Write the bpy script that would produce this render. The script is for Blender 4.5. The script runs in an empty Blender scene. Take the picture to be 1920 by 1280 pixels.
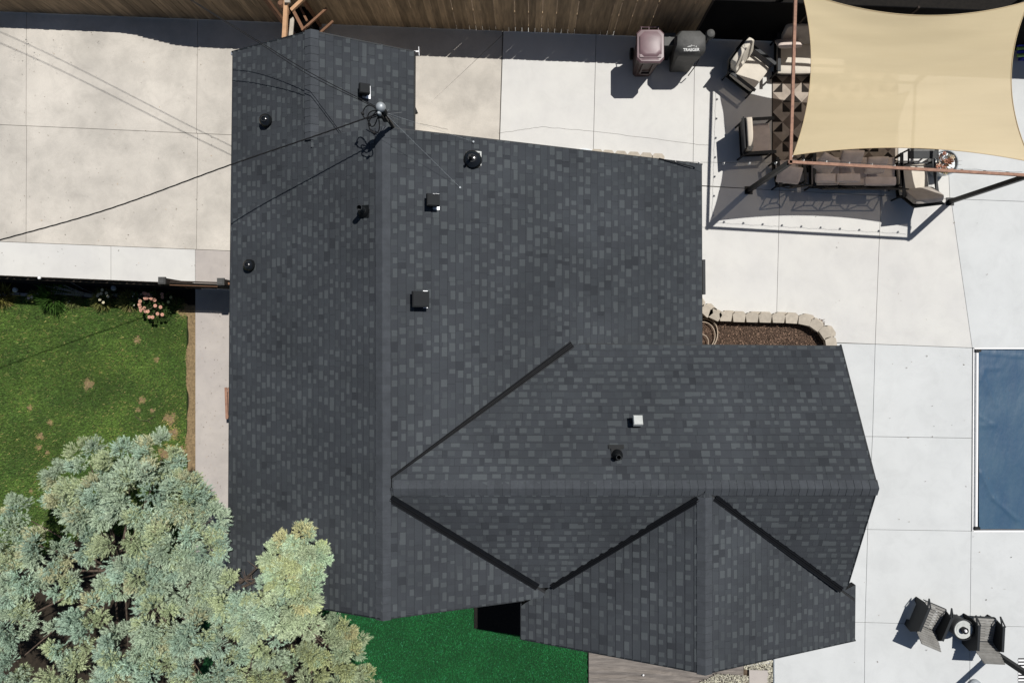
import bpy, math, random
import numpy as np
from mathutils import Vector, Matrix
random.seed(7); rng = np.random.default_rng(7)
S = bpy.context.scene
COL = S.collection
PI = math.pi

# ------------------------------------------------------------------ camera, sky, sun, exposure
H = 17.5            # drone height above the patio, metres
F = 1300.0          # focal length in pixels of a 1920 px wide picture
CX, CY = 985.0, 640.0
cam_d = bpy.data.cameras.new('camera'); cam = bpy.data.objects.new('camera', cam_d); COL.objects.link(cam)
cam.location = (0, 0, H); cam.rotation_euler = (0, 0, 0)
cam_d.sensor_width = 36; cam_d.lens = F / 1920 * 36; cam_d.shift_x = -25 / 1920
cam_d.clip_end = 2000; cam_d.clip_start = 0.1
S.camera = cam
SUN = Vector((.336, .304, .891)).normalized()      # towards the sun
world = bpy.data.worlds.new('World'); S.world = world; world.use_nodes = True
wn = world.node_tree.nodes; wl = world.node_tree.links
bg = wn['Background']; sky = wn.new('ShaderNodeTexSky'); sky.sky_type = 'NISHITA'; sky.sun_disc = False
sky.sun_elevation = math.asin(SUN.z); sky.sun_rotation = math.atan2(SUN.x, SUN.y)
sky.dust_density = 0.6; sky.air_density = 1.0
wl.new(sky.outputs[0], bg.inputs[0]); bg.inputs[1].default_value = 0.05
sl = bpy.data.lights.new('sun', 'SUN'); sl.energy = 4.9; sl.angle = math.radians(0.5); sl.color = (1, .965, .915)
so = bpy.data.objects.new('sun', sl); COL.objects.link(so); so.location = SUN * 60
so.rotation_euler = (-SUN).to_track_quat('-Z', 'Y').to_euler()
S.view_settings.view_transform = 'Standard'; S.view_settings.look = 'None'
S.view_settings.gamma = 1; S.view_settings.exposure = 0; S.view_settings.use_curve_mapping = False
try: S.render.engine = 'CYCLES'
except Exception: pass

# ------------------------------------------------------------------ helpers
def P(x, y, z=0.0):
    """real position of a point seen at picture pixel x, y that stands z metres up"""
    D = H - z
    return Vector(((x - CX) * D / F, (CY - y) * D / F, z))
def L(c):                                   # sRGB 0..255 -> linear albedo seen under this sun
    return tuple(((v / 255 + .055) / 1.055) ** 2.4 if v > 10 else v / 255 / 12.92 for v in c)

def mat(name, col, rough=.8, var=.15, scale=6, col2=None, bump=0.0, bscale=60, metal=0, spec=.3, fine=0.0, fscale=150, vcol=False, stretch=None, rnd=0.0, blotch=0.0):
    m = bpy.data.materials.new(name); m.use_nodes = True
    nt = m.node_tree; n = nt.nodes; l = nt.links; b = n['Principled BSDF']
    b.inputs['Roughness'].default_value = rough; b.inputs['Metallic'].default_value = metal
    b.inputs['Specular IOR Level'].default_value = spec
    geo = n.new('ShaderNodeNewGeometry'); pos = geo.outputs['Position']
    if stretch:
        mp = n.new('ShaderNodeMapping'); mp.inputs['Scale'].default_value = stretch
        l.new(pos, mp.inputs[0]); pos = mp.outputs[0]
    if col2 is None: col2 = tuple(c * (1 - var * 1.6) for c in col)
    ns = n.new('ShaderNodeTexNoise'); ns.inputs['Scale'].default_value = scale; ns.inputs['Detail'].default_value = 6
    ns.inputs['Roughness'].default_value = .6
    l.new(pos, ns.inputs['Vector'])
    cr = n.new('ShaderNodeValToRGB'); cr.color_ramp.elements[0].position = .35; cr.color_ramp.elements[1].position = .65
    cr.color_ramp.elements[0].color = (*col2, 1); cr.color_ramp.elements[1].color = (*col, 1)
    l.new(ns.outputs['Fac'], cr.inputs[0]); out = cr.outputs[0]
    def mul(out, fac_socket, lo, hi):
        mr = n.new('ShaderNodeMapRange'); mr.inputs['To Min'].default_value = lo; mr.inputs['To Max'].default_value = hi
        l.new(fac_socket, mr.inputs[0])
        mx = n.new('ShaderNodeMix'); mx.data_type = 'RGBA'; mx.blend_type = 'MULTIPLY'; mx.inputs[0].default_value = 1
        l.new(out, mx.inputs[6]); l.new(mr.outputs[0], mx.inputs[7]); return mx.outputs[2]
    if blotch:
        n4 = n.new('ShaderNodeTexNoise'); n4.inputs['Scale'].default_value = 1.9; n4.inputs['Detail'].default_value = 9; n4.inputs['Roughness'].default_value = .72; n4.inputs['Distortion'].default_value = .6
        l.new(pos, n4.inputs['Vector']); rp4 = n.new('ShaderNodeMapRange'); rp4.inputs['From Min'].default_value = .46; rp4.inputs['From Max'].default_value = .68
        l.new(n4.outputs['Fac'], rp4.inputs[0]); out = mul(out, rp4.outputs[0], 1, 1 - blotch)
    if fine:
        n2 = n.new('ShaderNodeTexNoise'); n2.inputs['Scale'].default_value = fscale; n2.inputs['Detail'].default_value = 2
        l.new(pos, n2.inputs['Vector']); out = mul(out, n2.outputs['Fac'], 1 - fine * 2, 1 + fine * 2)
    if rnd:
        oi = n.new('ShaderNodeObjectInfo'); out = mul(out, oi.outputs['Random'], 1 - rnd, 1 + rnd)
    if vcol:
        at = n.new('ShaderNodeAttribute'); at.attribute_name = 'tint'
        mx = n.new('ShaderNodeMix'); mx.data_type = 'RGBA'; mx.blend_type = 'MULTIPLY'; mx.inputs[0].default_value = 1
        l.new(out, mx.inputs[6]); l.new(at.outputs['Color'], mx.inputs[7]); out = mx.outputs[2]
    l.new(out, b.inputs['Base Color'])
    if bump:
        n3 = n.new('ShaderNodeTexNoise'); n3.inputs['Scale'].default_value = bscale; n3.inputs['Detail'].default_value = 4
        l.new(pos, n3.inputs['Vector'])
        bp = n.new('ShaderNodeBump'); bp.inputs['Strength'].default_value = bump; bp.inputs['Distance'].default_value = .02
        l.new(n3.outputs['Fac'], bp.inputs['Height']); l.new(bp.outputs[0], b.inputs['Normal'])
    m['out'] = 0
    return m

class MB:
    def __init__(s): s.v = []; s.f = []; s.m = []
    def add(s, vs, fs, mi=0):
        o = len(s.v); s.v += [Vector(v) for v in vs]
        s.f += [tuple(i + o for i in f) for f in fs]; s.m += [mi] * len(fs); return s
    def box(s, c, d, rz=0, mi=0, M=None, taper=1.0):
        x, y, z = d[0] / 2, d[1] / 2, d[2] / 2
        vs = [Vector((a * x * (taper if e < 0 else 1), b * y * (taper if e < 0 else 1), e * z)) for e in (-1, 1) for a, b in ((-1, -1), (1, -1), (1, 1), (-1, 1))]
        R = M if M is not None else Matrix.Rotation(rz, 3, 'Z')
        vs = [R @ v + Vector(c) for v in vs]
        return s.add(vs, [(3, 2, 1, 0), (4, 5, 6, 7), (0, 1, 5, 4), (1, 2, 6, 5), (2, 3, 7, 6), (3, 0, 4, 7)], mi)
    def beam(s, a, b, w, h, mi=0):
        a = Vector(a); b = Vector(b); d = (b - a); ln = d.length; d.normalize()
        up = Vector((0, 0, 1)) if abs(d.z) < .95 else Vector((0, 1, 0))
        sx = d.cross(up).normalized(); sz = sx.cross(d).normalized()
        M = Matrix((sx, d, sz)).transposed()
        return s.box((a + b) / 2, (w, ln, h), mi=mi, M=M)
    def prism(s, pts, z0, z1, mi=0):
        n = len(pts); z1f = z1 if callable(z1) else (lambda x, y: z1)
        ar = sum(pts[i][0] * pts[(i + 1) % n][1] - pts[(i + 1) % n][0] * pts[i][1] for i in range(n))
        if ar < 0: pts = pts[::-1]
        z0f = z0 if callable(z0) else (lambda x, y: z0)
        vs = [(p[0], p[1], z0f(p[0], p[1])) for p in pts] + [(p[0], p[1], z1f(p[0], p[1])) for p in pts]
        fs = [tuple(range(n, 2 * n)), tuple(range(n - 1, -1, -1))] + [(i, (i + 1) % n, (i + 1) % n + n, i + n) for i in range(n)]
        return s.add(vs, fs, mi)
    def tube(s, path, r, seg=8, mi=0, caps=True):
        path = [Vector(p) for p in path]; n = len(path); rings = []
        rr = r if isinstance(r, (list, tuple)) else [r] * n
        up = Vector((0, 0, 1)); vs = []
        for i, p in enumerate(path):
            d = (path[min(i + 1, n - 1)] - path[max(i - 1, 0)]).normalized()
            u = up if abs(d.z) < .9 else Vector((1, 0, 0))
            a = d.cross(u).normalized(); b = a.cross(d).normalized()
            vs += [p + (a * math.cos(t) + b * math.sin(t)) * rr[i] for t in [2 * PI * k / seg for k in range(seg)]]
        fs = [(i * seg + k, i * seg + (k + 1) % seg, (i + 1) * seg + (k + 1) % seg, (i + 1) * seg + k) for i in range(n - 1) for k in range(seg)]
        if caps: fs += [tuple(range(seg - 1, -1, -1)), tuple((n - 1) * seg + k for k in range(seg))]
        return s.add(vs, fs, mi)
    def lathe(s, c, prof, seg=24, mi=0, M=None):
        c = Vector(c); vs = []; n = len(prof)
        for r, z in prof:
            for k in range(seg):
                v = Vector((max(r, .0005) * math.cos(2 * PI * k / seg), max(r, .0005) * math.sin(2 * PI * k / seg), z))
                vs.append((M @ v if M is not None else v) + c)
        fs = [(i * seg + k, i * seg + (k + 1) % seg, (i + 1) * seg + (k + 1) % seg, (i + 1) * seg + k) for i in range(n - 1) for k in range(seg)]
        fs += [tuple(range(seg - 1, -1, -1)), tuple((n - 1) * seg + k for k in range(seg))]
        return s.add(vs, fs, mi)
    def cushion(s, c, d, M=None, wall=.5, mi=0, n=10, p=6):
        """padded cushion, d = full size; wall = share of the thickness that stays straight at the edge"""
        c = Vector(c); R = M if M is not None else Matrix.Identity(3); vs = []
        def crv(t): return math.copysign(1 - (1 - abs(t)) ** 1.6, t)
        for sgn in (1, -1):
            for j in range(n + 1):
                for i in range(n + 1):
                    x = crv(-1 + 2 * i / n); y = crv(-1 + 2 * j / n)
                    k = (1 - abs(x) ** p) ** .5 * (1 - abs(y) ** p) ** .5
                    q = 1 - .03 * (abs(x) ** 3) * (abs(y) ** 3)
                    z = sgn * (wall + (1 - wall) * k)
                    vs.append(R @ Vector((x * q * d[0] / 2, y * q * d[1] / 2, z * d[2] / 2)) + c)
        N = (n + 1) ** 2; fs = []
        for j in range(n):
            for i in range(n):
                a = j * (n + 1) + i; q = (a, a + 1, a + n + 2, a + n + 1)
                fs.append(q); fs.append(tuple(N + t for t in q[::-1]))
        ring = [i for i in range(n)] + [n + j * (n + 1) for j in range(n)] + [n * (n + 1) + n - i for i in range(n)] + [(n - j) * (n + 1) for j in range(n)]
        for k in range(len(ring)):
            a, b = ring[k], ring[(k + 1) % len(ring)]; fs.append((N + a, N + b, b, a))
        return s.add(vs, fs, mi)

WL = {}
def wloc(o): return WL.get(o.name, Vector((0, 0, 0))) if o else Vector((0, 0, 0))
def props(o, label=None, cat=None, group=None, kind=None):
    if label: o['label'] = label
    if cat: o['category'] = cat
    if group: o['group'] = group
    if kind: o['kind'] = kind
    return o
def obj(name, mb, mats, parent=None, label=None, cat=None, group=None, kind=None, local=False, smooth=False):
    if not isinstance(mats, (list, tuple)): mats = [mats]
    if local: org = Vector((0, 0, 0))
    else:
        n = len(mb.v); org = Vector((sum(v.x for v in mb.v) / n, sum(v.y for v in mb.v) / n, min(v.z for v in mb.v)))
    me = bpy.data.meshes.new(name); me.from_pydata([tuple(v - org) for v in mb.v], [], mb.f)
    for m in mats: me.materials.append(m)
    if len(mats) > 1: me.polygons.foreach_set('material_index', mb.m)
    if smooth:
        me.polygons.foreach_set('use_smooth', [True] * len(me.polygons))
        try: me.set_sharp_from_angle(angle=math.radians(38))
        except Exception: pass
    me.update()
    o = bpy.data.objects.new(name, me); COL.objects.link(o)
    if local: o.parent = parent
    else:
        o.parent = parent; o.location = org - wloc(parent); WL[o.name] = org
    return props(o, label, cat, group, kind)
def thing(name, loc, label, cat, group=None, rz=0):
    o = bpy.data.objects.new(name, None); COL.objects.link(o); o.empty_display_size = .2
    o.location = loc; o.rotation_euler = (0, 0, rz); WL[o.name] = Vector(loc)
    return props(o, label, cat, group)
def link_copy(src, name, parent, loc, rz=0, scale=None):
    o = src.copy(); o.name = name; COL.objects.link(o); o.parent = parent
    o.location = Vector(loc) - wloc(parent); o.rotation_euler = (0, 0, rz)
    if scale: o.scale = scale
    WL[o.name] = Vector(loc)
    return o
def kids(o): return [c for c in bpy.data.objects if c.parent == o]
def copy_tree(o, parent=None):
    c = o.copy(); COL.objects.link(c); c.parent = parent
    for k in kids(o): copy_tree(k, c)
    return c
def clip(poly, conv):
    """clip a 2-D polygon by a convex one"""
    ar = sum(conv[i][0] * conv[(i + 1) % len(conv)][1] - conv[(i + 1) % len(conv)][0] * conv[i][1] for i in range(len(conv)))
    if ar < 0: conv = conv[::-1]
    out = poly
    for i in range(len(conv)):
        a = conv[i]; b = conv[(i + 1) % len(conv)]; inp = out; out = []
        if not inp: return []
        def side(p): return (b[0] - a[0]) * (p[1] - a[1]) - (b[1] - a[1]) * (p[0] - a[0])
        for k in range(len(inp)):
            p = inp[k]; q = inp[(k + 1) % len(inp)]; sp, sq = side(p), side(q)
            if sp >= 0: out.append(p)
            if (sp >= 0) != (sq >= 0):
                t = sp / (sp - sq); out.append((p[0] + (q[0] - p[0]) * t, p[1] + (q[1] - p[1]) * t))
    return out
def area(p): return abs(sum(p[i][0] * p[(i + 1) % len(p)][1] - p[(i + 1) % len(p)][0] * p[i][1] for i in range(len(p)))) / 2
def tri_cloud(name, V, T, tint, m, parent=None, **kw):
    """mesh from numpy: V (n,3), triangles of consecutive vertices, tint per vertex"""
    org = Vector((float(V[:, 0].mean()), float(V[:, 1].mean()), float(V[:, 2].min())))
    me = bpy.data.meshes.new(name); n = len(V); nt = n // 3
    me.vertices.add(n); me.vertices.foreach_set('co', (V - np.array(org)).astype(np.float32).ravel())
    me.loops.add(n); me.loops.foreach_set('vertex_index', np.arange(n, dtype=np.int32))
    me.polygons.add(nt); me.polygons.foreach_set('loop_start', np.arange(0, n, 3, dtype=np.int32))
    me.update(calc_edges=True)
    at = me.color_attributes.new('tint', 'FLOAT_COLOR', 'POINT')
    at.data.foreach_set('color', np.concatenate([tint, np.ones((n, 1))], 1).astype(np.float32).ravel())
    me.materials.append(m); o = bpy.data.objects.new(name, me); COL.objects.link(o); o.parent = parent
    o.location = org - wloc(parent); WL[o.name] = org
    return props(o, **kw)

# ------------------------------------------------------------------ materials
M = {}
M['conc_old'] = mat('aged_beige_concrete', (.54, .505, .45), .9, col2=(.405, .38, .34), scale=.7, blotch=.13, fine=.05, fscale=40, bump=.15, rnd=.04)
M['conc_new'] = mat('pale_concrete', (.56, .555, .53), .85, col2=(.515, .51, .495), scale=.8, blotch=.06, fine=.02, fscale=60, bump=.1, rnd=.02)
M['conc_cool'] = mat('cool_pale_concrete', (.52, .535, .535), .85, col2=(.48, .495, .495), scale=.7, blotch=.07, fine=.02, fscale=60, bump=.1, rnd=.02)
M['conc_path'] = mat('path_concrete', (.42, .385, .355), .9, col2=(.37, .34, .32), scale=1.2, blotch=.1, fine=.04, bump=.1)
M['stain'] = mat('effloresced_concrete', (.50, .475, .43), .9, scale=9)
M['joint'] = mat('joint_sand', (.13, .12, .105), .95)
M['soil'] = mat('bare_soil', (.13, .095, .065), .95, var=.3, scale=14, bump=.6, bscale=40)
M['soil_and_shade'] = mat('black_soil_and_shade', (.012, .010, .008), .95, var=.3, scale=14, bump=.6)  # near-black bed soil; also paints the eave's shadow on the south lawn
M['mulch'] = mat('brown_mulch', (.095, .06, .042), .95, var=.45, scale=24, bump=.8, bscale=60)
M['grass_ground'] = mat('lawn_ground', (.045, .072, .018), .95, col2=(.030, .050, .013), scale=2.2, fine=.2, fscale=60)
M['grass'] = mat('grass_blades', (.135, .225, .044), .8, col2=(.080, .155, .032), scale=1.1, vcol=True)
M['turf_ground'] = mat('turf_base', (.006, .050, .013), .95, col2=(.005, .040, .011), scale=2.0, fine=.2, fscale=60)
M['turf'] = mat('turf_blades', (.011, .135, .034), .8, col2=(.008, .095, .024), scale=1.6, vcol=True)
M['tree_shade'] = mat('shade_brown_ground', (.030, .022, .014), .95, var=.3, scale=20, fine=.2)  # dark brown standing in for the shade below the juniper boughs
M['dry'] = mat('dry_straw_ground', (.26, .185, .10), .95, var=.3, scale=20, fine=.2)
shade = [(.036, .040, .046), (.045, .050, .057), (.048, .054, .061), (.055, .062, .068), (.070, .079, .085)]
SH = [mat('asphalt_shingle_%s' % n, c, .93, var=.17, scale=.45, fine=.14, fscale=170, spec=.15, bump=.2, bscale=220) for n, c in zip(('black', 'charcoal', 'slate', 'grey', 'light'), shade)]
M['cap'] = mat('ridge_cap_shingle', (.056, .062, .070), .93, var=.12, scale=5, fine=.15, fscale=160, spec=.15, rnd=.07)
M['deck'] = mat('roof_underlay', (.020, .021, .023), .9)
M['trim'] = mat('painted_trim', (.30, .28, .25), .6)
M['wall'] = mat('stucco_wall', (.42, .38, .32), .9, bump=.3)
M['black_metal'] = mat('black_metal', (.007, .008, .009), .5, spec=.25)
M['satin_black'] = mat('satin_black_metal', (.013, .016, .019), .6, spec=.3)
M['valley'] = mat('dark_valley_metal', (.005, .006, .008), .6, spec=.12)
M['fold'] = mat('valley_metal_fold', (.012, .012, .013), .36, spec=.5, metal=.3)
M['hood'] = mat('matt_black_hood', (.006, .008, .010), .65, spec=.2)
M['steel_light'] = mat('brushed_steel_light', (.50, .52, .50), .5, spec=.4)
M['galv'] = mat('galvanised_steel', (.62, .64, .66), .35, metal=.7, var=.1)
M['silver'] = mat('silver_grey_steel', (.36, .39, .41), .45, metal=.3)
M['white'] = mat('white_metal', (.75, .75, .75), .5, var=.03)
M['rubber'] = mat('black_cable_rubber', (.010, .010, .011), .6)
M['fence'] = mat('weathered_cedar', (.31, .225, .14), .9, col2=(.17, .125, .08), scale=2.5, stretch=(6, 6, .6), fine=.1, rnd=.28)
M['dark_fence'] = mat('dark_stained_wood', (.030, .022, .017), .85, rnd=.3)
M['red_wood'] = mat('redwood', (.20, .105, .06), .8, stretch=(3, 3, 3), rnd=.15)
M['orange_wood'] = mat('fresh_orange_lumber', (.50, .30, .17), .8, var=.12)
M['grey_wood'] = mat('bleached_wood', (.42, .38, .32), .9)
M['screen'] = mat('black_screen_fabric', (.004, .004, .0045), .9, spec=.1)
M['rust'] = mat('rusty_steel', (.33, .185, .125), .75, col2=(.22, .12, .085), scale=12)
M['bin'] = mat('faded_maroon_plastic', (.155, .095, .105), .42, spec=.4, var=.2, scale=3)
M['bin_dark'] = mat('maroon_plastic_body', (.055, .032, .030), .5)
M['cover'] = mat('grey_grill_cover', (.075, .075, .072), .6, var=.15, bump=.3, bscale=14)
M['print'] = mat('white_print', (.75, .75, .73), .7, var=.02)
M['cream'] = mat('cream_cushion', (.56, .52, .45), .9, var=.06)
M['taupe'] = mat('taupe_cushion', (.62, .535, .48), .95, var=.1, fine=.06, bump=.2, bscale=18)
M['tan'] = mat('tan_cushion', (.54, .48, .40), .9, var=.06)
M['grey_cush'] = mat('grey_cushion', (.42, .38, .34), .95, var=.1, bump=.2, bscale=18)
M['rug0'] = mat('rug_black', (.020, .016, .013), .95); M['rug1'] = mat('rug_brown', (.15, .12, .098), .95); M['rug2'] = mat('rug_sand', (.36, .31, .26), .95)
M['block'] = mat('tan_wall_block', (.42, .375, .31), .9, var=.12, scale=10, fine=.06, rnd=.08, bump=.2)
M['hose'] = mat('beige_hose', (.42, .34, .26), .6)
M['bark'] = mat('juniper_bark', (.13, .095, .075), .95, var=.3, scale=12, bump=.5)
M['juniper'] = mat('juniper_foliage', (.49, .575, .44), .85, col2=(.41, .50, .365), scale=1.4, vcol=True, spec=.15)
M['slat'] = mat('grey_weathered_slat', (.24, .235, .22), .7, rnd=.15)
M['leaf'] = mat('shrub_leaves', (.06, .10, .03), .8, vcol=True)
M['petal'] = mat('rose_petals', (.60, .33, .24), .8, vcol=True)
M['tarp'] = mat('brown_fabric', (.23, .205, .185), .8, var=.25, scale=7, stretch=(.5, 8, 1), bump=.5, bscale=20)
M['gravel'] = mat('light_gravel', (.42, .40, .34), .9, var=.4, scale=60)
M['stone'] = mat('grey_stone', (.25, .25, .25), .9)
M['bulb'] = mat('frosted_bulb', (.7, .7, .66), .3, spec=.6)
M['float_blue'] = mat('blue_vinyl', (.03, .04, .35), .4); M['float_green'] = mat('lime_vinyl', (.25, .42, .12), .4)

def leafy(m, k=.3):
    nt = m.node_tree; b = nt.nodes['Principled BSDF']; src = b.inputs['Base Color'].links[0].from_socket
    tl = nt.nodes.new('ShaderNodeBsdfTranslucent'); nt.links.new(src, tl.inputs[0]); mx = nt.nodes.new('ShaderNodeMixShader'); mx.inputs[0].default_value = k
    nt.links.new(b.outputs[0], mx.inputs[1]); nt.links.new(tl.outputs[0], mx.inputs[2]); nt.links.new(mx.outputs[0], nt.nodes['Material Output'].inputs[0])
leafy(M['juniper'], .2); leafy(M['grass'], .25); leafy(M['leaf'], .25)
# shade cloth: knitted mesh lets a tenth of the sun straight through
m = mat('shade_cloth', (.66, .56, .36), .95, col2=(.615, .52, .33), scale=1.6, fine=.02, fscale=80, stretch=(.3, 2.6, 1)); M['sail'] = m
nt = m.node_tree; b = nt.nodes['Principled BSDF']; tr = nt.nodes.new('ShaderNodeBsdfTransparent'); mx = nt.nodes.new('ShaderNodeMixShader')
mx.inputs[0].default_value = .095; tr.inputs[0].default_value = (1, .9, .8, 1); tl = nt.nodes.new('ShaderNodeBsdfTranslucent'); tl.inputs[0].default_value = (.8, .6, .4, 1); m2 = nt.nodes.new('ShaderNodeMixShader'); m2.inputs[0].default_value = .3; nt.links.new(b.outputs[0], m2.inputs[1]); nt.links.new(tl.outputs[0], m2.inputs[2]); nt.links.new(m2.outputs[0], mx.inputs[1]); nt.links.new(tr.outputs[0], mx.inputs[2])
nt.links.new(mx.outputs[0], nt.nodes['Material Output'].inputs[0])
# pool cover: blue bubble sheet with wrinkles
m = mat('blue_pool_cover', (.024, .066, .125), .5, col2=(.040, .088, .140), scale=1.1, fine=.05, fscale=30, bump=.8, bscale=3.5, spec=.3, stretch=(1.6, .7, 1)); M['pool'] = m
M['water'] = mat('pool_water', (.02, .10, .16), .08, spec=.6)

# ------------------------------------------------------------------ ground
mb = MB(); mb.add([(-150, -150, -.13), (150, -150, -.13), (150, 150, -.13), (-150, 150, -.13)], [(0, 1, 2, 3)])
obj('ground', mb, M['soil'], kind='structure')
def fy(x): return 22 + .0385 * x            # line of the back fence (picture row of its foot)
def gy(x): return 524 + .040 * x            # line of the garden fence
def j1(x): return 234 + .0442 * x
def j2(x): return 453 + .040 * x
def poly_px(pts, inset=.0055):
    w = [P(*p) for p in pts]; c = sum(w, Vector()) / len(w)
    out = []
    n = len(w)
    for i in range(n):
        a, b, d = w[i - 1], w[i], w[(i + 1) % n]
        e1 = (a - b).normalized(); e2 = (d - b).normalized(); v = e1 + e2
        if v.length < .05: v = (c - b).normalized()
        else: v = v / max(.3, abs(e1.x * e2.y - e1.y * e2.x))
        if (c - b).dot(v) < 0 and False: v = -v
        out.append((b.x + v.x * inset, b.y + v.y * inset))
    return out
mb = MB()
for q in ([(-250, -6), (600, fy(600) - 14), (600, gy(600)), (-250, gy(-250) - 2)], [(600, fy(600) - 14), (1820, fy(1820) - 14), (1820, 1000), (600, 1000)], [(1820, fy(1820) - 14), (2200, fy(2200) - 14), (2200, 652), (1820, 652)],
          [(1449, 1000), (1820, 1000), (1820, 1450), (1449, 1450)], [(1820, 996), (2200, 996), (2200, 1450), (1820, 1450)]):
    mb.prism([P(*p)[:2] for p in q], -.125, -.028)
patio = obj('patio', mb, M['joint'], kind='structure')
slabs = []
def slab(pts, m, top=0.0):
    mb = MB(); mb.prism(poly_px(pts), -.1, top)
    o = obj('slab', mb, M[m], patio); slabs.append(o); return o
cA = lambda y: 50.3 - .005 * y; cB = lambda y: 372 - .0125 * y
# left drive
for (xa, xb) in ((lambda y: -250, cA), (cA, cB), (cB, lambda y: 600)):
    for (ya, yb) in ((lambda x: fy(x) - 14, j1), (j1, j2)):
        q = [(xa(100), ya(xa(100))), (xb(100), ya(xb(100))), (xb(300), yb(xb(300))), (xa(300), yb(xa(300)))]
        slab(q, 'conc_old')
for (xa, xb) in ((-250, 208), (208, 366)):
    slab([(xa, j2(xa)), (xb, j2(xb)), (xb, gy(xb) - 2), (xa, gy(xa) - 2)], 'conc_new')
slab([(366, j2(366)), (600, j2(600)), (600, gy(600)), (366, gy(366))], 'conc_path')
slab([(600, fy(600) - 14), (940, fy(940) - 14), (942, 66), (789, 210), (600, 330)], 'conc_old')
slab([(942, 66), (934, 330), (600, 330), (789, 210)], 'conc_old')
slab([(944, fy(944) - 14), (1118, fy(1118) - 14), (1111, 340), (935, 330)], 'conc_new')
slab([(1118, fy(1118) - 14), (1303, fy(1303) - 14), (1299, 347), (1111, 340)], 'conc_new')
slab([(1303, fy(1303) - 14), (1466, fy(1466) - 14), (1462, 357), (1299, 347)], 'conc_new')
slab([(1466, fy(1466) - 14), (1645, fy(1645) - 14), (1652, 367), (1462, 357)], 'conc_new')
slab([(1645, fy(1645) - 14), (1768, fy(1768) - 14), (1781, 373), (1652, 367)], 'conc_new')
slab([(1768, fy(1768) - 14), (2200, fy(2200) - 14), (2200, 388), (1781, 373)], 'conc_cool')
slab([(1200, 343), (1462, 357), (1456, 600), (1318, 590), (1310, 540), (1200, 540)], 'conc_new')
slab([(1462, 357), (1652, 367), (1641, 645), (1563, 642), (1550, 612), (1530, 600), (1456, 598)], 'conc_new')
slab([(1652, 367), (1783, 373), (1823, 652), (1641, 645)], 'conc_new')
slab([(1783, 373), (2200, 388), (2200, 654), (1823, 652)], 'conc_cool')
slab([(1500, 641), (1641, 645), (1636, 818), (1500, 818)], 'conc_cool')
slab([(1641, 645), (1823, 652), (1822, 821), (1636, 818)], 'conc_cool')
slab([(1500, 818), (1636, 818), (1627, 992), (1500, 992)], 'conc_cool')
slab([(1636, 818), (1822, 821), (1821, 995), (1627, 992)], 'conc_cool')
slab([(1449, 992), (1627, 992), (1622, 1166), (1449, 1164)], 'conc_cool')
slab([(1627, 992), (1821, 995), (1819, 1172), (1622, 1166)], 'conc_cool')
slab([(1821, 995), (2200, 996), (2200, 1180), (1819, 1172)], 'conc_cool')
slab([(1449, 1164), (1622, 1166), (1619, 1450), (1449, 1450)], 'conc_cool')
slab([(1622, 1166), (1819, 1172), (1817, 1450), (1619, 1450)], 'conc_cool')
slab([(1819, 1172), (2200, 1180), (2200, 1450), (1817, 1450)], 'conc_cool')
# salt stains lying on the old drive: thin crusts of their own shape
for k, (x, y, r) in enumerate([(118, 95, 20), (60, 110, 14), (20, 205, 22), (30, 110, 14), (185, 85, 9), (50, 80, 10)]):
    mb = MB()
    for q in range(34):
        a = random.uniform(0, 2 * PI); rr = r * math.sqrt(random.random()); c = P(x + rr * math.cos(a), y + rr * math.sin(a)); s = random.uniform(.004, .02)
        ph = random.random() * 6
        mb.prism([(c.x + s * random.uniform(.5, 1.2) * math.cos(ph + t), c.y + s * random.uniform(.5, 1.2) * math.sin(ph + t)) for t in (0, 1, 2, 3, 4.1, 5.2)], .0005, .003)
    obj('salt_stain', mb, M['stain'], patio, kind='stuff')
# dark strips on the patio: a cable's painted shadow, and hairline cracks
def crack_shadow_line(path):
    mb = MB(); pts = []
    for (a, b) in zip(path[:-1], path[1:]):
        for t in np.linspace(0, 1, 14)[:-1]: pts.append(P(a[0] + (b[0] - a[0]) * t + random.uniform(-.8, .8), a[1] + (b[1] - a[1]) * t + random.uniform(-.6, .6), .0015))
    pts.append(P(*path[-1], .0015)); mb.tube(pts, .0035, 4); obj('crack_shadow_line', mb, M['joint'], patio)
crack_shadow_line([(935, 250), (1015, 238), (1120, 247), (1300, 270), (1330, 273)])  # shadow of a thin overhead cable, drawn as a dark strip
crack_shadow_line([(787, 232), (840, 243)])

# path beside the house, straw strip, lawns
mb = MB(); mb.prism(poly_px([(366, gy(366) + 1), (560, gy(560)), (560, 1100), (366, 1100)]), -.1, .0)
path = obj('path', mb, M['conc_path'], kind='structure')
mb = MB(); mb.prism([P(-250, gy(-250))[:2], P(349, gy(349) + 1)[:2], P(349, 1400)[:2], P(-250, 1400)[:2]], -.12, -.03)
lawn = obj('lawn', mb, M['grass_ground'], kind='structure')
mb = MB(); e1 = [(350 + 3 * math.sin(y / 23) + 2 * math.sin(y / 9), y) for y in range(572, 1300, 14)]
mb.prism([P(x, y)[:2] for x, y in e1] + [P(365.5, 1300)[:2], P(365.5, 572)[:2]], -.1, -.022)
obj('dirt_strip', mb, M['dry'], kind='structure')
mb = MB(); mb.prism([P(349.5, 1101)[:2], P(1103, 1101)[:2], P(1103, 1450)[:2], P(349.5, 1450)[:2]], -.12, -.03)
turf = obj('green_turf', mb, M['turf_ground'], kind='structure')
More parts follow.
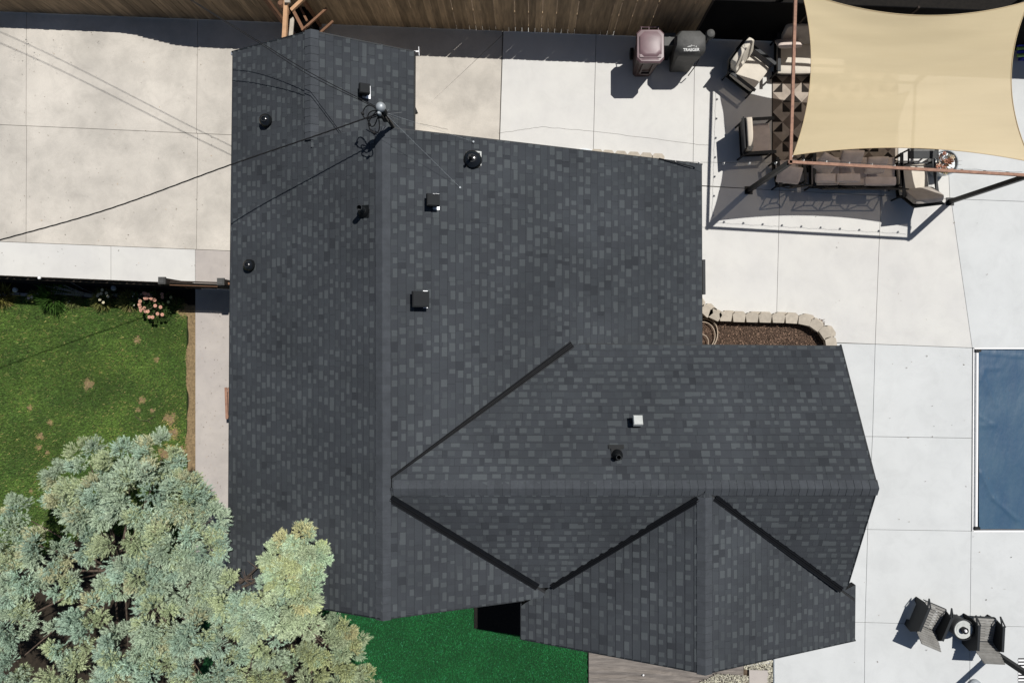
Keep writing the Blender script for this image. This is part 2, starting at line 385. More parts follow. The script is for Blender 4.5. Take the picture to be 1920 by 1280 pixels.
def blades(name, region, n, m, hgt, label, patches=(), base=(1, 1, 1), bare=()):
    x = rng.uniform(region[0], region[2], n); y = rng.uniform(region[1], region[3], n)
    keep = np.ones(n, bool)
    dead = np.zeros(n)
    for (px, py, r) in patches:
        d = np.hypot(x - px, (y - py)); dead = np.maximum(dead, np.clip(1.3 - d / r, 0, 1))
    keep = rng.random(n) > dead * .7
    for (px, py, r) in bare: keep &= np.hypot(x - px, y - py) > r + 8 * np.sin(np.arctan2(y - py, x - px) * 7)
    x, y, dead = x[keep], y[keep], dead[keep]; n = len(x)
    X = (x - CX) * H / F; Y = (CY - y) * H / F
    a = rng.uniform(0, 2 * PI, n); h = rng.uniform(.5, 1.2, n) * hgt; lean = rng.uniform(.2, 1.3, n) * h; w = rng.uniform(.006, .013, n)
    lu = (np.sin(X * 2.3 + np.sin(Y * 1.7) * 2) + np.sin(Y * 3.1 + X)) * .25
    dx, dy = np.cos(a), np.sin(a)
    V = np.empty((n, 3, 3)); z0 = -.03
    V[:, 0] = np.stack([X - dy * w, Y + dx * w, np.full(n, z0)], 1)
    V[:, 1] = np.stack([X + dy * w, Y - dx * w, np.full(n, z0)], 1)
    V[:, 2] = np.stack([X + dx * lean, Y + dy * lean, z0 + h], 1)
    t = rng.uniform(.6, 1.35, n) * (1 + lu * .35)
    c = np.stack([t * base[0], t * base[1], t * base[2]], 1)
    straw = np.array([3.4, 1.75, 3.2]); pick = (rng.random(n) < .05 + dead * .9)
    c[pick] = straw * rng.uniform(.6, 1.3, (pick.sum(), 1))
    tri_cloud(name, V.reshape(-1, 3), None, np.repeat(c, 3, 0), m, label=label, kind='stuff')
pt = [(257, 637, 8), (293, 674, 6), (265, 750, 8), (258, 768, 6), (318, 785, 14), (325, 812, 12), (312, 850, 18), (75, 818, 8), (93, 792, 6), (55, 764, 6), (72, 838, 6), (88, 848, 5),
      (246, 576, 10), (345, 582, 16), (165, 720, 12), (10, 562, 16), (285, 770, 6), (340, 845, 10), (268, 750, 6), (57, 920, 5)]
for x, y, r_ in pt:
    mb = MB(); ph = x; mb.prism([P(x + r_ * .75 * (1 + .3 * math.sin(3 * t_ + ph) + .2 * math.sin(5 * t_ + y)) * math.cos(t_), y + r_ * .75 * (1 + .3 * math.sin(3 * t_ + ph) + .2 * math.sin(5 * t_ + y)) * math.sin(t_))[:2] for t_ in np.linspace(0, 2 * PI, 22)[:-1]], -.04, -.02 + .0001 * (x % 7)); obj('bare_patch', mb, M['dry'], lawn)
blades('grass', (-40, 562, 349, 1300), 190000, M['grass'], .05, 'patchy short green grass of the lawn beside the path', pt, bare=((190, 1190, 185), (20, 1170, 120)))
blades('artificial_grass', (560, 1101, 1103, 1320), 90000, M['turf'], .03, 'deep green short grass south of the house', bare=((520, 1250, 120), (600, 1250, 60)))

for cx_, cy_, rr_, nm in ((190, 1190, 190, 'under_tree_shade'), (20, 1170, 125, 'under_tree_shade'), (520, 1250, 125, 'under_tree_shade')):
    mb = MB(); mb.prism([P(cx_ + (rr_ + 8 * math.sin(t_ * 7)) * math.cos(t_), cy_ + (rr_ + 8 * math.sin(t_ * 7)) * math.sin(t_))[:2] for t_ in np.linspace(0, 2 * PI, 48)[:-1]], -.04, -.024 + .001 * (cx_ % 3)); obj(nm, mb, M['tree_shade'], kind='structure')  # dark discs painting the shade seen through gaps in the crowns
# ------------------------------------------------------------------ the house
house = thing('house', P(1000, 700), 'large single-storey house with dark grey shingled cross-gabled roof in the middle', 'house')
def fit(pts):
    A = np.array([[*P(*p)[:2], 1] for p in pts]); z = np.array([p[2] for p in pts])
    return np.linalg.lstsq(A, z, rcond=None)[0]
def onp(px, py, pl):
    x = (px - CX) / F; y = (CY - py) / F; D = (H - pl[2]) / (1 + pl[0] * x + pl[1] * y)
    return (x * D, y * D)
FAC = []
def facet(ptsz, polys, axis, sgn, expo, rect):
    pl = fit(ptsz); FAC.append(dict(pl=pl, polys=[[onp(x, y, pl) for x, y in q] for q in polys], axis=axis, sgn=sgn, e=expo, rect=rect))
    return FAC[-1]
ZR = 4.4
fAW = facet([(717, 238, ZR), (718, 1160, ZR), (428, 1128, 2.7), (436, 97, 2.7)],
      [[(437, 97), (583, 58), (583, 259), (434, 282.5)], [(434, 282.5), (583, 259), (717, 238), (718, 1160), (428, 1110)]], 0, -1, .125, (-5.9, -4.9, -2.7, 6.9))
fBE = facet([(583, 58, 3.68), (583, 280, 3.68), (776, 97, 2.7), (776, 290, 2.72)], [[(583, 58), (776, 97), (775, 272), (583, 276)]], 0, 1, .15, (-4.3, 3.4, -2.85, 6.9))
fAE = facet([(717, 238, ZR), (1315, 308, 2.0), (1316, 650, 2.0), (1075, 643, 3.03), (717, 1000, ZR)],
      [[(717, 238), (1315, 308), (1316, 655), (1075, 645), (717, 630)], [(717, 630), (1075, 645), (735, 895), (717, 907)]], 0, 1, .152, (-2.7, -.3, 3.5, 3.7))
fAS = facet([(717, 928, ZR), (718, 1160, ZR), (1010, 1100, 3.33), (981, 1125, 3.4)],
      [[(717, 919.5), (732, 929), (1010, 1100), (1023, 1109), (1017, 1120), (981, 1125), (718, 1160)]], 0, 1, .15, (-2.7, -4.9, -.3, -2.8))
fWN = facet([(735, 914, ZR), (1645, 912, ZR), (1577, 649, 3.03), (1075, 645, 3.03)], [[(735, 914), (735, 895), (1075, 645), (1577, 649), (1645, 913)]], 1, 1, .137, (-2.5, -2.9, 6.2, -.5))
fWL = facet([(732, 916, ZR), (1322, 916, ZR), (1028, 1100, 3.28), (1010, 1100, 3.28)], [[(732, 914), (1326, 914), (1312, 930), (1029, 1101), (1009, 1101), (732, 930)]], 1, -1, .14, (-2.5, -4.7, 3.4, -2.7))
fWR = facet([(1322, 916, ZR), (1645, 914, ZR), (1590, 1095, 3.22), (1582, 1107, 3.18)], [[(1320, 914), (1645, 914), (1590, 1095), (1583, 1108), (1337, 928)]], 1, -1, .14, (3.4, -4.7, 6.2, -2.7))
fSW = facet([(1322, 925, ZR), (1322, 1262, ZR), (977, 1197, 2.93), (977, 1127, 2.93)],
      [[(1322, 923), (1322, 1262), (977, 1197), (977, 1135), (1026, 1104), (1310, 930)]], 0, -1, .157, (.4, -5.9, 3.4, -4.3))
fSE = facet([(1322, 925, ZR), (1322, 1262, ZR), (1603, 1200, 2.93), (1604, 1110, 2.95)],
      [[(1322, 917), (1338, 929), (1582, 1106), (1603, 1121), (1602, 1200), (1322, 1262)], [(1582, 1107), (1603, 1096), (1603, 1121)]], 0, 1, .135, (3.4, -5.9, 6.5, -4.3))
def zf(pl, off=0): return lambda x, y: pl[0] * x + pl[1] * y + pl[2] + off
deck = MB(); walls = MB()
for f in FAC:
    for q in f['polys']:
        deck.prism(q, zf(f['pl'], -.17), zf(f['pl'], -.008))
        r = f['rect']; w = clip([(r[0], r[1]), (r[2], r[1]), (r[2], r[3]), (r[0], r[3])], q)
        if len(w) > 2: walls.prism(w, -.1, zf(f['pl'], -.19))
# gable wall closing the step above the small north roof
roof = obj('roof', deck, M['deck'], house)
obj('wall', walls, M['wall'], house)
# fascia boards along eaves and rakes
def fascia(a, b, pl, pl2=None):
    A = onp(*a, pl); B = onp(*b, pl2 or pl); za = zf(pl)(*A); zb = zf(pl2 or pl)(*B)
    mb = MB(); mb.beam((A[0], A[1], za - .085), (B[0], B[1], zb - .085), .03, .17); obj('fascia', mb, M['satin_black'], roof)
for a, b, f in [((437, 97), (431, 600), fAW), ((431, 600), (428, 1110), fAW), ((437, 97), (583, 58), fAW), ((583, 58), (776, 97), fBE), ((776, 97), (775, 272), fBE),
                ((717, 238), (1315, 308), fAE), ((1315, 308), (1316, 655), fAE), ((1075, 645), (1577, 649), fWN), ((1577, 649), (1645, 913), fWN), ((1645, 914), (1590, 1095), fWR),
                ((718, 1160), (428, 1110), fAW), ((718, 1160), (981, 1125), fAS), ((977, 1197), (1322, 1262), fSW), ((1322, 1262), (1602, 1200), fSE), ((1602, 1200), (1603, 1096), fSE), ((977, 1197), (977, 1131), fSW)]:
    fascia(a, b, f['pl'])
mb = MB()      # gable wall of the taller roof above the small one
g0 = onp(585, 262, fAW['pl']); g1 = onp(717, 238, fAW['pl']); g2 = onp(775, 245, fAE['pl'])
yw = g1[1] - .12
mb.add([(g0[0], yw, 2.4), (g2[0], yw, 2.4), (g2[0], yw, zf(fAE['pl'], -.1)(g2[0], yw)), (g1[0], yw, 4.25), (g0[0], yw, zf(fAW['pl'], -.1)(g0[0], yw)),
        (g0[0], yw - .1, 2.4), (g2[0], yw - .1, 2.4), (g2[0], yw - .1, zf(fAE['pl'], -.1)(g2[0], yw)), (g1[0], yw - .1, 4.25), (g0[0], yw - .1, zf(fAW['pl'], -.1)(g0[0], yw))],
       [(0, 1, 2, 3, 4)[::-1], (5, 6, 7, 8, 9), (0, 5, 6, 1), (1, 6, 7, 2), (2, 7, 8, 3), (3, 8, 9, 4), (4, 9, 5, 0)])
obj('gable_wall', mb, M['wall'], house)

# shingles: every strip is a piece made of high and low tabs
pieces = []
for f in FAC:
    ax, sg, e, pl = f['axis'], f['sgn'], f['e'], f['pl']
    allp = [p for q in f['polys'] for p in q]
    s_all = [sg * p[ax] for p in allp]; t_all = [p[1 - ax] for p in allp]
    s1 = max(s_all); ncourse = int((s1 - min(s_all)) / e) + 2
    for k in range(ncourse):
        sb = s1 - k * e; sa = sb - e
        t = min(t_all) - random.uniform(0, 1.0)
        while t < max(t_all):
            te = t + .997; tt = t; segs = []; high = random.random() < .5
            while tt < te - .01:
                w = random.choice((.09, .11, .12, .14, .17)) if high else random.choice((.08, .10, .12, .15, .2))
                if te - tt - w < .05: w = te - tt
                r = random.random()
                if high: mi = 4 if r < .62 else (3 if r < .86 else 2)
                else: mi = 0 if r < .06 else (1 if r < .66 else 2)
                segs.append((tt, tt + w, (.0105 if high else .006), mi)); tt += w; high = not high if random.random() < .94 else high
            mb = MB(); A = 0
            for (a, b_, h, mi) in segs:
                rect = []
                s0_ = sa + .009; up = s0_ + (e * random.choice((.18, .26, .34, .40)) if mi >= 3 else 0)
                for (s_, t_) in ((up, a), (sb, a), (sb, b_), (up, b_)):
                    rect.append((sg * s_, t_) if ax == 0 else (t_, sg * s_))
                full = []
                for q in f['polys']:
                    c = clip(rect, q)
                    if len(c) > 2 and area(c) > 1e-5: full.append(c)
                if up > s0_:
                    r2 = []
                    for (s_, t_) in ((s0_, a), (up, a), (up, b_), (s0_, b_)): r2.append((sg * s_, t_) if ax == 0 else (t_, sg * s_))
                    for q in f['polys']:
                        c = clip(r2, q)
                        if len(c) > 2 and area(c) > 1e-5:
                            mb.prism(c, zf(pl, -.006), (lambda x, y: zf(pl)(x, y) + .002 + .004 * (sg * (x if ax == 0 else y) - sa) / e), 1)
                for c in full:
                    mb.prism(c, zf(pl, -.006), (lambda x, y: zf(pl)(x, y) + .002 + h * max(0, (sg * (x if ax == 0 else y) - sa)) / e), mi)
                    A += area(c)
            butt_shade = [(sg * s_, t_) if ax == 0 else (t_, sg * s_) for s_, t_ in ((sa, t), (sa + .009, t), (sa + .009, te), (sa, te))]  # recessed strip in the darkest tone paints the shadow under the course above
            for q in f['polys']:
                c = clip(butt_shade, q)
                if len(c) > 2 and area(c) > 1e-6: mb.prism(c, zf(pl, -.007), zf(pl, .0), 0)
            if mb.v: pieces.append(((0 if len(f['polys']) > 1 and sum(1 for q in f['polys'] if len(clip([(sg * sa, t), (sg * sb, t), (sg * sb, te), (sg * sa, te)] if ax == 0 else [(t, sg * sa), (t, sg * sb), (te, sg * sb), (te, sg * sa)], q)) > 2) > 1 else A / (H - mb.v[0].z) ** 2), mb))
            t = te + .003
pieces.sort(key=lambda p: -p[0])
for A, mb in pieces[:300]: obj('shingle', mb, SH, roof)
rest = MB()
for A, mb in pieces[300:]:
    o = len(rest.v); rest.v += mb.v; rest.f += [tuple(i + o for i in f) for f in mb.f]; rest.m += mb.m
obj('shingle', rest, SH, roof, kind='stuff')

# ridge caps
def ridge(a, b, fl, fr, axis, w=.145, z=ZR):
    """fl / fr: facets on the low- and high-coordinate side"""
    A = P(*a, z); B = P(*b, z); n = int((B - A).length / .146)
    d = (B - A).normalized(); side = Vector((1, 0, 0)) if axis == 0 else Vector((0, 1, 0))
    proto = None
    gl = abs(fl['pl'][axis]); gr = abs(fr['pl'][axis])
    for k in range(n):
        c = A + (B - A) * ((k + .5) / n); hl = (B - A).length / n
        if proto is None:
            mb = MB()
            for zz, hh in ((-hl / 2 - .02, .016), (hl / 2 - .001, .025)):
                for s_, dz in ((-w, -gl * w), (-w * .25, -gl * w * .2), (0, .004), (w * .25, -gr * w * .2), (w, -gr * w)):
                    mb.v.append(d * zz + side * s_ + Vector((0, 0, dz + hh)))
            for zz in (-hl / 2 - .02, hl / 2 - .001):
                for s_, dz in ((-w, -gl * w), (-w * .25, -gl * w * .2), (0, 0), (w * .25, -gr * w * .2), (w, -gr * w)):
                    mb.v.append(d * zz + side * s_ + Vector((0, 0, dz - .02)))
            q = [(i, i + 1, i + 6, i + 5) for i in range(4)] + [(5, 6, 16, 15), (6, 7, 17, 16), (7, 8, 18, 17), (8, 9, 19, 18), (0, 5, 15, 10), (4, 14, 19, 9), (0, 10, 11, 1), (1, 11, 12, 2), (2, 12, 13, 3), (3, 13, 14, 4)]
            mb.f = q; mb.m = [0] * len(q)
            proto = obj('ridge_cap', mb, M['cap'], roof, local=True); proto.location = c - wloc(roof); WL[proto.name] = c
        else: link_copy(proto, 'ridge_cap', roof, c + Vector((random.uniform(-.003, .003), random.uniform(-.002, .002), 0)))
ridge((583, 57), (583, 262), fAW, fBE, 0, z=3.68, w=.14)
ridge((718, 1161), (717, 237), fAW, fAE, 0)
ridge((1646, 915), (737, 915), fWL, fWN, 1)
ridge((1322, 1263), (1322, 932), fSW, fSE, 0)

# valley metal
def valley(a, b, fa, fb, wa, wb, up=.024):
    n = 12; mb = MB()
    A = Vector(onp(*a, fa['pl'])); B = Vector(onp(*b, fa['pl'])); d = (B - A).normalized(); s = Vector((-d.y, d.x))
    prof = [(-1, -.03), (-1, .004), (-.62, 0), (-.5, .012), (-.38, 0), (-.1, .0), (0, .022), (.1, 0), (.38, 0), (.5, .012), (.62, 0), (1, .004), (1, -.03)]
    K = len(prof)
    for i in range(n + 1):
        t = i / n; p = A + (B - A) * t; w = wa + (wb - wa) * t; z = max(zf(f['pl'])(p.x, p.y) for f in (fa, fb)) + up
        for (u, h) in prof: mb.v.append(Vector((p.x + s.x * u * w, p.y + s.y * u * w, z + h)))
    for i in range(n):
        for k in range(K - 1): mb.f.append((i * K + k, i * K + k + 1, (i + 1) * K + k + 1, (i + 1) * K + k)); mb.m.append(1 if k in (2, 3, 5, 6, 8) else 0)
    obj('valley_flashing', mb, [M['valley'], M['fold']], roof, smooth=False)
valley((733, 895), (1073, 645), fAE, fWN, .022, .075)
valley((733, 933), (1008, 1099), fWL, fAS, .075, .072)
valley((1308, 934), (1033, 1099), fWL, fSW, .06, .072)
valley((1340, 932), (1578, 1104), fWR, fSE, .07, .085)

# roof fittings
def rp(px, py, f): 
    x, y = onp(px, py, f['pl']); return Vector((x, y, zf(f['pl'])(x, y)))
def slopeM(f):
    nrm = Vector((-f['pl'][0], -f['pl'][1], 1)).normalized(); ax = f['axis']
    dn = Vector((f['pl'][0], f['pl'][1], 0)).normalized() * -1      # downhill, horizontal
    yv = nrm.cross(dn).normalized(); xv = yv.cross(nrm).normalized()
    return Matrix((xv, yv, nrm)).transposed()
def box_vent(px, py, f, s, top, flange, label):
    c = rp(px, py, f); R = slopeM(f); mb = MB()
    mb.box(c + R @ Vector((s * .42, .01, .02)), (s * (.85 if s == .20 else .56 if s < .3 else .3), s * (1.35 if s < .3 else 1.12), .012), M=R, mi=1)
    mb.box(c + R @ Vector((0, 0, .09)), (s * .8, s * .85, .14), M=R)
    v = obj('roof_vent', mb, [M['black_metal'], M[flange]], house, label=label)
    mb = MB(); mb.box(c + R @ Vector((-s * .02, 0, .20)), (s * 1.06, s, .10), M=R, taper=1.0); mb.box(c + R @ Vector((-s * .02, 0, .258)), (s * .96, s * .9, .02), M=R)
    obj('vent_hood', mb, M[top], v)
box_vent(679, 173, fBE, .20, 'hood', 'galv', 'square black roof vent on the small north roof')
box_vent(808, 379, fAE, .23, 'hood', 'galv', 'square black vent on white flashing, east of the main ridge')
box_vent(785, 562, fAE, .30, 'hood', 'galv', 'largest black square vent, below the others')
box_vent(1193, 795, fWN, .18, 'steel_light', 'black_metal', 'silver-topped square vent on the east wing')
M['gloss'] = mat('gloss_black_cap', (.008, .009, .010), .18, spec=.6)
def pipe_vent(px, py, f, r, h, base, label, boot=False, disc=False):
    c = rp(px, py, f); R = slopeM(f); mb = MB()
    mb.box(c + R @ Vector((0, 0, .018)), (base, base, .01), M=R)
    mb.lathe(c, [(r * 2.3, -.02), (r * 2.1, .05), (r * 1.25, .12), (r * 1.1, .14)], 20)
    v = obj('vent_pipe', mb, M['black_metal'], house, label=label, smooth=True)
    mb = MB(); mb.lathe(c, [(r, 0), (r, h), (r * .8, h), (r * .8, h - .12)], 20); obj('pipe', mb, M['satin_black'], v, smooth=True)
    if disc:
        mb = MB(); mb.lathe(c, [(r * 2.0, h * .5), (r * 2.1, h * .55), (r * 1.6, h * .8), (r * .4, h * .98)], 20); obj('cap', mb, M['gloss'], v, smooth=True)
    return v
pipe_vent(501, 228, fAW, .062, .2, .2, 'dark dome-shaped pipe flashing near the west eave of the small north roof', disc=True)
pipe_vent(470, 498, fAW, .058, .2, .2, 'glossy black pipe flashing near the west eave, left of the main ridge', disc=True)
pipe_vent(683, 397, fAW, .055, .42, .24, 'tall black open vent pipe west of the main ridge')
v = pipe_vent(886, 300, fAE, .08, .16, .30, 'round black turbine cap on white flashing by the north rake', disc=True)
mb = MB(); c = rp(893, 297, fAE); mb.box(c + Vector((.03, 0, .006)), (.15, .28, .008), M=slopeM(fAE)); obj('flashing', mb, M['steel_light'], v)
mb = MB(); c = rp(884, 300, fAE); mb.tube([c + Vector((0, -.02, .1)), c + Vector((0, -.02, .42))], .028, 10); obj('pipe', mb, M['black_metal'], v)
v = pipe_vent(1157, 853, fWN, .05, .26, .18, 'black pipe vent with T-shaped flashing on the east wing')
mb = MB(); c = rp(1155, 840, fWN); R = slopeM(fWN)
c2 = rp(1155, 838, fWN); mb.box(c2 + R @ Vector((0, 0, .028)), (.08, .30, .01), M=R); mb.box(rp(1155, 848, fWN) + R @ Vector((0, 0, .026)), (.22, .19, .012), M=R)
obj('flashing', mb, M['black_metal'], v)

# service mast with weather head, through the roof
mb = MB(); b0 = P(739, 240, 3.6); b0 = Vector((P(738, 240, 4.25).x, P(738, 240, 4.25).y, 2.9)); t0 = Vector((b0.x, b0.y, 5.32))
mb.tube([b0, t0], .035, 12); mast = obj('service_mast', mb, M['black_metal'], house, label='black power service mast rising by the ridge', smooth=True)
mb = MB(); hd = t0 + Vector((-.02, .03, .02))
mb.lathe(hd, [(.02, -.08), (.075, -.05), (.088, -.01), (.083, .03), (.06, .07), (.025, .085)], 20)
mb.lathe(hd + Vector((-.03, -.10, -.03)), [(.03, -.06), (.035, -.02), (.035, .03), (.02, .05)], 12); obj('weather_head', mb, M['silver'], mast, smooth=True)
mb = MB(); k = t0 + Vector((0, 0, -.16)); mb.lathe(k, [(.045, -.09), (.06, -.05), (.045, 0), (.06, .04), (.04, .08)], 12); mb.box(k + Vector((-.06, -.04, 0)), (.1, .1, .16)); mb.box(k + Vector((-.03, -.02, -.22)), (.09, .09, .28)); obj('insulator', mb, M['black_metal'], mast)
for sgn in (0, 1, 2):      # drip loops
    mb = MB(); pts = []
    q0 = hd + Vector((-.06, -.05, -.02)); q1 = k + Vector((-.1, -.06, 0))
    amp = (.34, .30, .24)[sgn]; dirv = Vector(((-1, .35, 0), (-.55, -.9, 0), (-.9, -.35, 0))[sgn]).normalized()
    for i in range(17):
        t = i / 16; pts.append(q0 + (q1 - q0) * t + dirv * amp * math.sin(PI * t) + Vector((0, 0, -.26 * math.sin(PI * t))) + Vector((dirv.y, -dirv.x, 0)) * .1 * math.sin(2 * PI * t))
    mb.tube(pts, .011, 6); obj('drip_loop', mb, M['rubber'], mast, smooth=True)
    mb = MB(); mb.lathe(pts[9], [(.012, -.03), (.026, -.02), (.026, .04), (.012, .05)], 8); obj('splice', mb, M['rubber'], mast)
for (x, y) in ((745, 228), (742, 233), (750, 214), (725, 208)):
    mb = MB(); mb.tube([k + Vector((0, 0, -.1)), P(x + 4, y - 3, 3.5) * 1.0], .003, 5); obj('guy_wire', mb, M['silver'], mast)
mb = MB(); e = rp(863, 352, fAE); mb.tube([k, e], .0025, 5); mb.lathe(e, [(.02, 0), (.02, .03)], 8); obj('guy_wire', mb, M['silver'], mast, label='long guy wire anchored on the east slope')
e = rp(888, 267, fAE); mb = MB(); mb.tube([k, e + Vector((0, 0, .04))], .0018, 5); mb.lathe(e, [(.02, 0), (.02, .05)], 8); obj('guy_wire', mb, M['silver'], mast, label='guy wire anchored near the north rake')
# wall light and hose bib under the small roof's east eave
mb = MB(); c = P(777, 207, 2.35); mb.box(c, (.10, .16, .09), rz=.4); mb.box(c + Vector((-.12, 0, 0)), (.2, .04, .04)); obj('wall_light', mb, M['black_metal'], house)
mb = MB(); c = P(781, 97, 2.5); mb.box(c, (.12, .03, .03)); mb.tube([P(785, 88, 2.5), P(786, 105, 2.5)], .008, 6); obj('bracket', mb, M['white'], house)
mb = MB(); mb.tube([P(434, 101, 2.66), P(438, 101, 2.66)], .04, 12); obj('lamp', mb, M['galv'], house)
mb = MB(); mb.beam(P(1319, 487, 1.9), P(1319.5, 552, 1.9), .06, .1); obj('gutter', mb, M['satin_black'], house)

# ------------------------------------------------------------------ overhead cables
def helix(mb, pts, r, off, turns, seg=5, ph=0):
    n = 160; out = []; ptsv = [Vector(p) for p in pts]
    seglen = [(ptsv[i + 1] - ptsv[i]).length for i in range(len(ptsv) - 1)]; tot = sum(seglen)
    def at(u):
        # Catmull-Rom through the points
        x = u * (len(ptsv) - 1); i = min(int(x), len(ptsv) - 2); t = x - i
        p0, p1, p2, p3 = ptsv[max(i - 1, 0)], ptsv[i], ptsv[i + 1], ptsv[min(i + 2, len(ptsv) - 1)]
        return .5 * ((2 * p1) + (p2 - p0) * t + (2 * p0 - 5 * p1 + 4 * p2 - p3) * t * t + (3 * p1 - p0 - 3 * p2 + p3) * t ** 3)
    for i in range(n + 1):
        u = i / n; p = at(u); d = (at(min(u + .01, 1)) - at(max(u - .01, 0))).normalized(); a = d.cross(Vector((0, 0, 1))).normalized(); b = a.cross(d)
        th = 2 * PI * turns * u + ph; out.append(p + (a * math.cos(th) + b * math.sin(th)) * off)
    mb.tube(out, r, seg)
mb = MB(); cpts = [k + Vector((-.05, -.03, .05)), P(600, 252, 5.0), P(430, 310, 4.78), P(207, 391, 4.95), P(0, 450, 5.15), P(-260, 520, 5.5)]
for ph in (0, 2.1, 4.2): helix(mb, cpts, .0065, .008, 16, ph=ph)
obj('power_cable', mb, M['rubber'], label='thick twisted black service cable sagging from the mast towards the lower left', cat='cable', smooth=True)
for dz, r, lab, dx in ((0, .008, 'upper one of two thin cables running from the mast towards the back fence', 0), (-.32, .007, 'lower one of two thin cables running from the mast towards the back fence', 1)):
    mb = MB()
    helix(mb, [k + Vector((-.02, .06, dz * .2 - .1)), P(586 - dx * 3, 139 + dx * 4, 4.3 + dz * .6), P(484, 77 + dx * 3, 4.2 + dz), P(404, 28 + dx * 2, 4.3 + dz), P(300, -38 + dx * 2, 4.5 + dz), P(-90, -290, 5.2 + dz), P(-560, -590, 6.2 + dz)], r, 0, 0)
    obj('thin_cable', mb, M['rubber'], label=lab, cat='cable', smooth=True)

# ------------------------------------------------------------------ back fence
def picket_mesh(v):
    w = .148; mb = MB(); x = w / 2; c = .03
    o = [(-x, 0), (x, 0), (x, 1 - c * .5), (x - c, 1), (-x + c, 1), (-x, 1 - c * .5)]
    mb.add([(a, -.009, b) for a, b in o] + [(a, .009, b) for a, b in o], [(0, 1, 2, 3, 4, 5), (11, 10, 9, 8, 7, 6)] + [(i, i + 6, (i + 1) % 6 + 6, (i + 1) % 6) for i in range(6)])
    return mb
A0 = P(-120, fy(-120)); A1 = P(1296, fy(1296)); d = A1 - A0; ang = math.atan2(d.y, d.x); n = int(d.length / .1635)
fence = thing('wooden_fence', (A0 + A1) / 2, 'long weathered brown board fence along the back edge of the yard', 'fence')
proto = None
for i in range(n):
    c = A0 + d * ((i + .5) / n); px = CX + c.x * F / H
    h = 1.12 if px < 240 else (1.97 if px > 425 else 1.12 + .85 * (.5 - .5 * math.cos(PI * (px - 240) / 185)))
    h += random.uniform(-.012, .012)
    if proto is None:
        proto = obj('board', picket_mesh(0), M['fence'], fence, local=True); o = proto; WL[o.name] = c
        o.location = c - wloc(fence) + Vector((0, 0, .02))
    else: o = link_copy(proto, 'board', fence, c + Vector((0, random.uniform(-.004, .004), .02)))
    o.scale = (random.uniform(1.065, 1.10) * (.965 if random.random() < .25 else 1), 1, h); o.rotation_euler = (0, random.uniform(-.006, .006), ang)
nv = Vector((-math.sin(ang), math.cos(ang), 0))
for z, a, b in ((.25, 0, 1), (.95, 0, 1), (1.7, .42, 1)):
    mb = MB(); mb.beam(A0 + d * a + nv * .035 + Vector((0, 0, z)), A0 + d * b + nv * .035 + Vector((0, 0, z)), .045, .09); obj('rail', mb, M['fence'], fence)
for i in range(9):
    c = A0 + d * (i / 8) + nv * .11; mb = MB(); mb.box(c + Vector((0, 0, .9 if i > 2 else .5)), (.09, .09, 1.8 if i > 2 else 1.0), rz=ang); obj('post', mb, M['fence'], fence)
mb = MB(); mb.prism([P(1290, 68)[:2], P(2200, 100)[:2], P(2300, -200)[:2], P(1290, -200)[:2]], -.12, -.02)
obj('alley', mb, M['soil_and_shade'], kind='structure')
# black screened stretch of the fence
B0 = P(1298, fy(1298)); B1 = P(2150, fy(2150)); ps = thing('privacy_screen', (B0 + B1) / 2, 'black fabric privacy screen along the back edge behind the sofa and shade sail', 'screen')
dd = B1 - B0; nn = 5
for i in range(nn):
    a = B0 + dd * (i / nn); b = B0 + dd * ((i + 1) / nn); mb = MB()
    mb.beam(a + dd.normalized() * .03 + Vector((0, 0, 1.0)), b - dd.normalized() * .03 + Vector((0, 0, 1.0)), .02, 1.95); obj('panel', mb, M['screen'], ps)
for i in range(nn + 1):
    mb = MB(); mb.box(B0 + dd * (i / nn) + Vector((0, 0, 1)), (.05, .05, 2.0), rz=ang); obj('post', mb, M['dark_fence'], ps)

# redwood arbour between the north gable and the fence
ar = thing('wooden_arbor', P(560, 45), 'orange and brown timber arbor frame squeezed between north gable and fence', 'arbor')
def bm(a, b, w, h, m, name='beam', parent=ar):
    mb = MB(); mb.beam(a, b, w, h); return obj(name, mb, M[m], parent)
bm(P(533, 78, 2.45), P(541, -70, 2.45), .085, .09, 'orange_wood')
mb = MB(); c0 = P(545, 72, 2.3); c1 = P(548, 37, 2.3); mb.beam(c0, c1, .085, .03); mb.add([c1 + Vector((-.0425, 0, -.015)), c1 + Vector((.0425, 0, -.015)), c1 + Vector((0.02, .05, -.015)), c1 + Vector((-.0425, 0, .015)), c1 + Vector((.0425, 0, .015)), c1 + Vector((0.02, .05, .015))], [(0, 2, 1), (3, 4, 5), (0, 1, 4, 3), (1, 2, 5, 4), (2, 0, 3, 5)]); obj('picket', mb, M['grey_wood'], ar)
bm(P(546, 20, 2.3), P(582, -14, 2.3), .07, .07, 'orange_wood'); bm(P(566, 58, 1.3), P(613, 16, 1.3), .05, .05, 'red_wood'); bm(P(596, 66, 1.0), P(625, 40, 1.0), .05, .05, 'red_wood')
bm(P(550, 20, 1.3), P(572, 62, 1.3), .07, .07, 'red_wood'); bm(P(556, 0, 1.1), P(576, 40, 1.1), .05, .05, 'red_wood')
bm(P(556, 74, 0), P(556, 74, 0) + Vector((0, 0, 2.4)), .09, .09, 'red_wood', 'post'); bm(P(600, 48, 0), P(600, 48, 0) + Vector((0, 0, 1.95)), .09, .09, 'red_wood', 'post')
mb = MB(); mb.lathe(P(530, 12, 2.2), [(.07, -.3), (.09, -.1), (.09, .1), (.05, .16)], 10); obj('finial', mb, M['red_wood'], ar)
mb = MB(); mb.box(P(539, 1, 2.55), (.11, .11, .05)); obj('post_cap', mb, M['grey_wood'], ar)
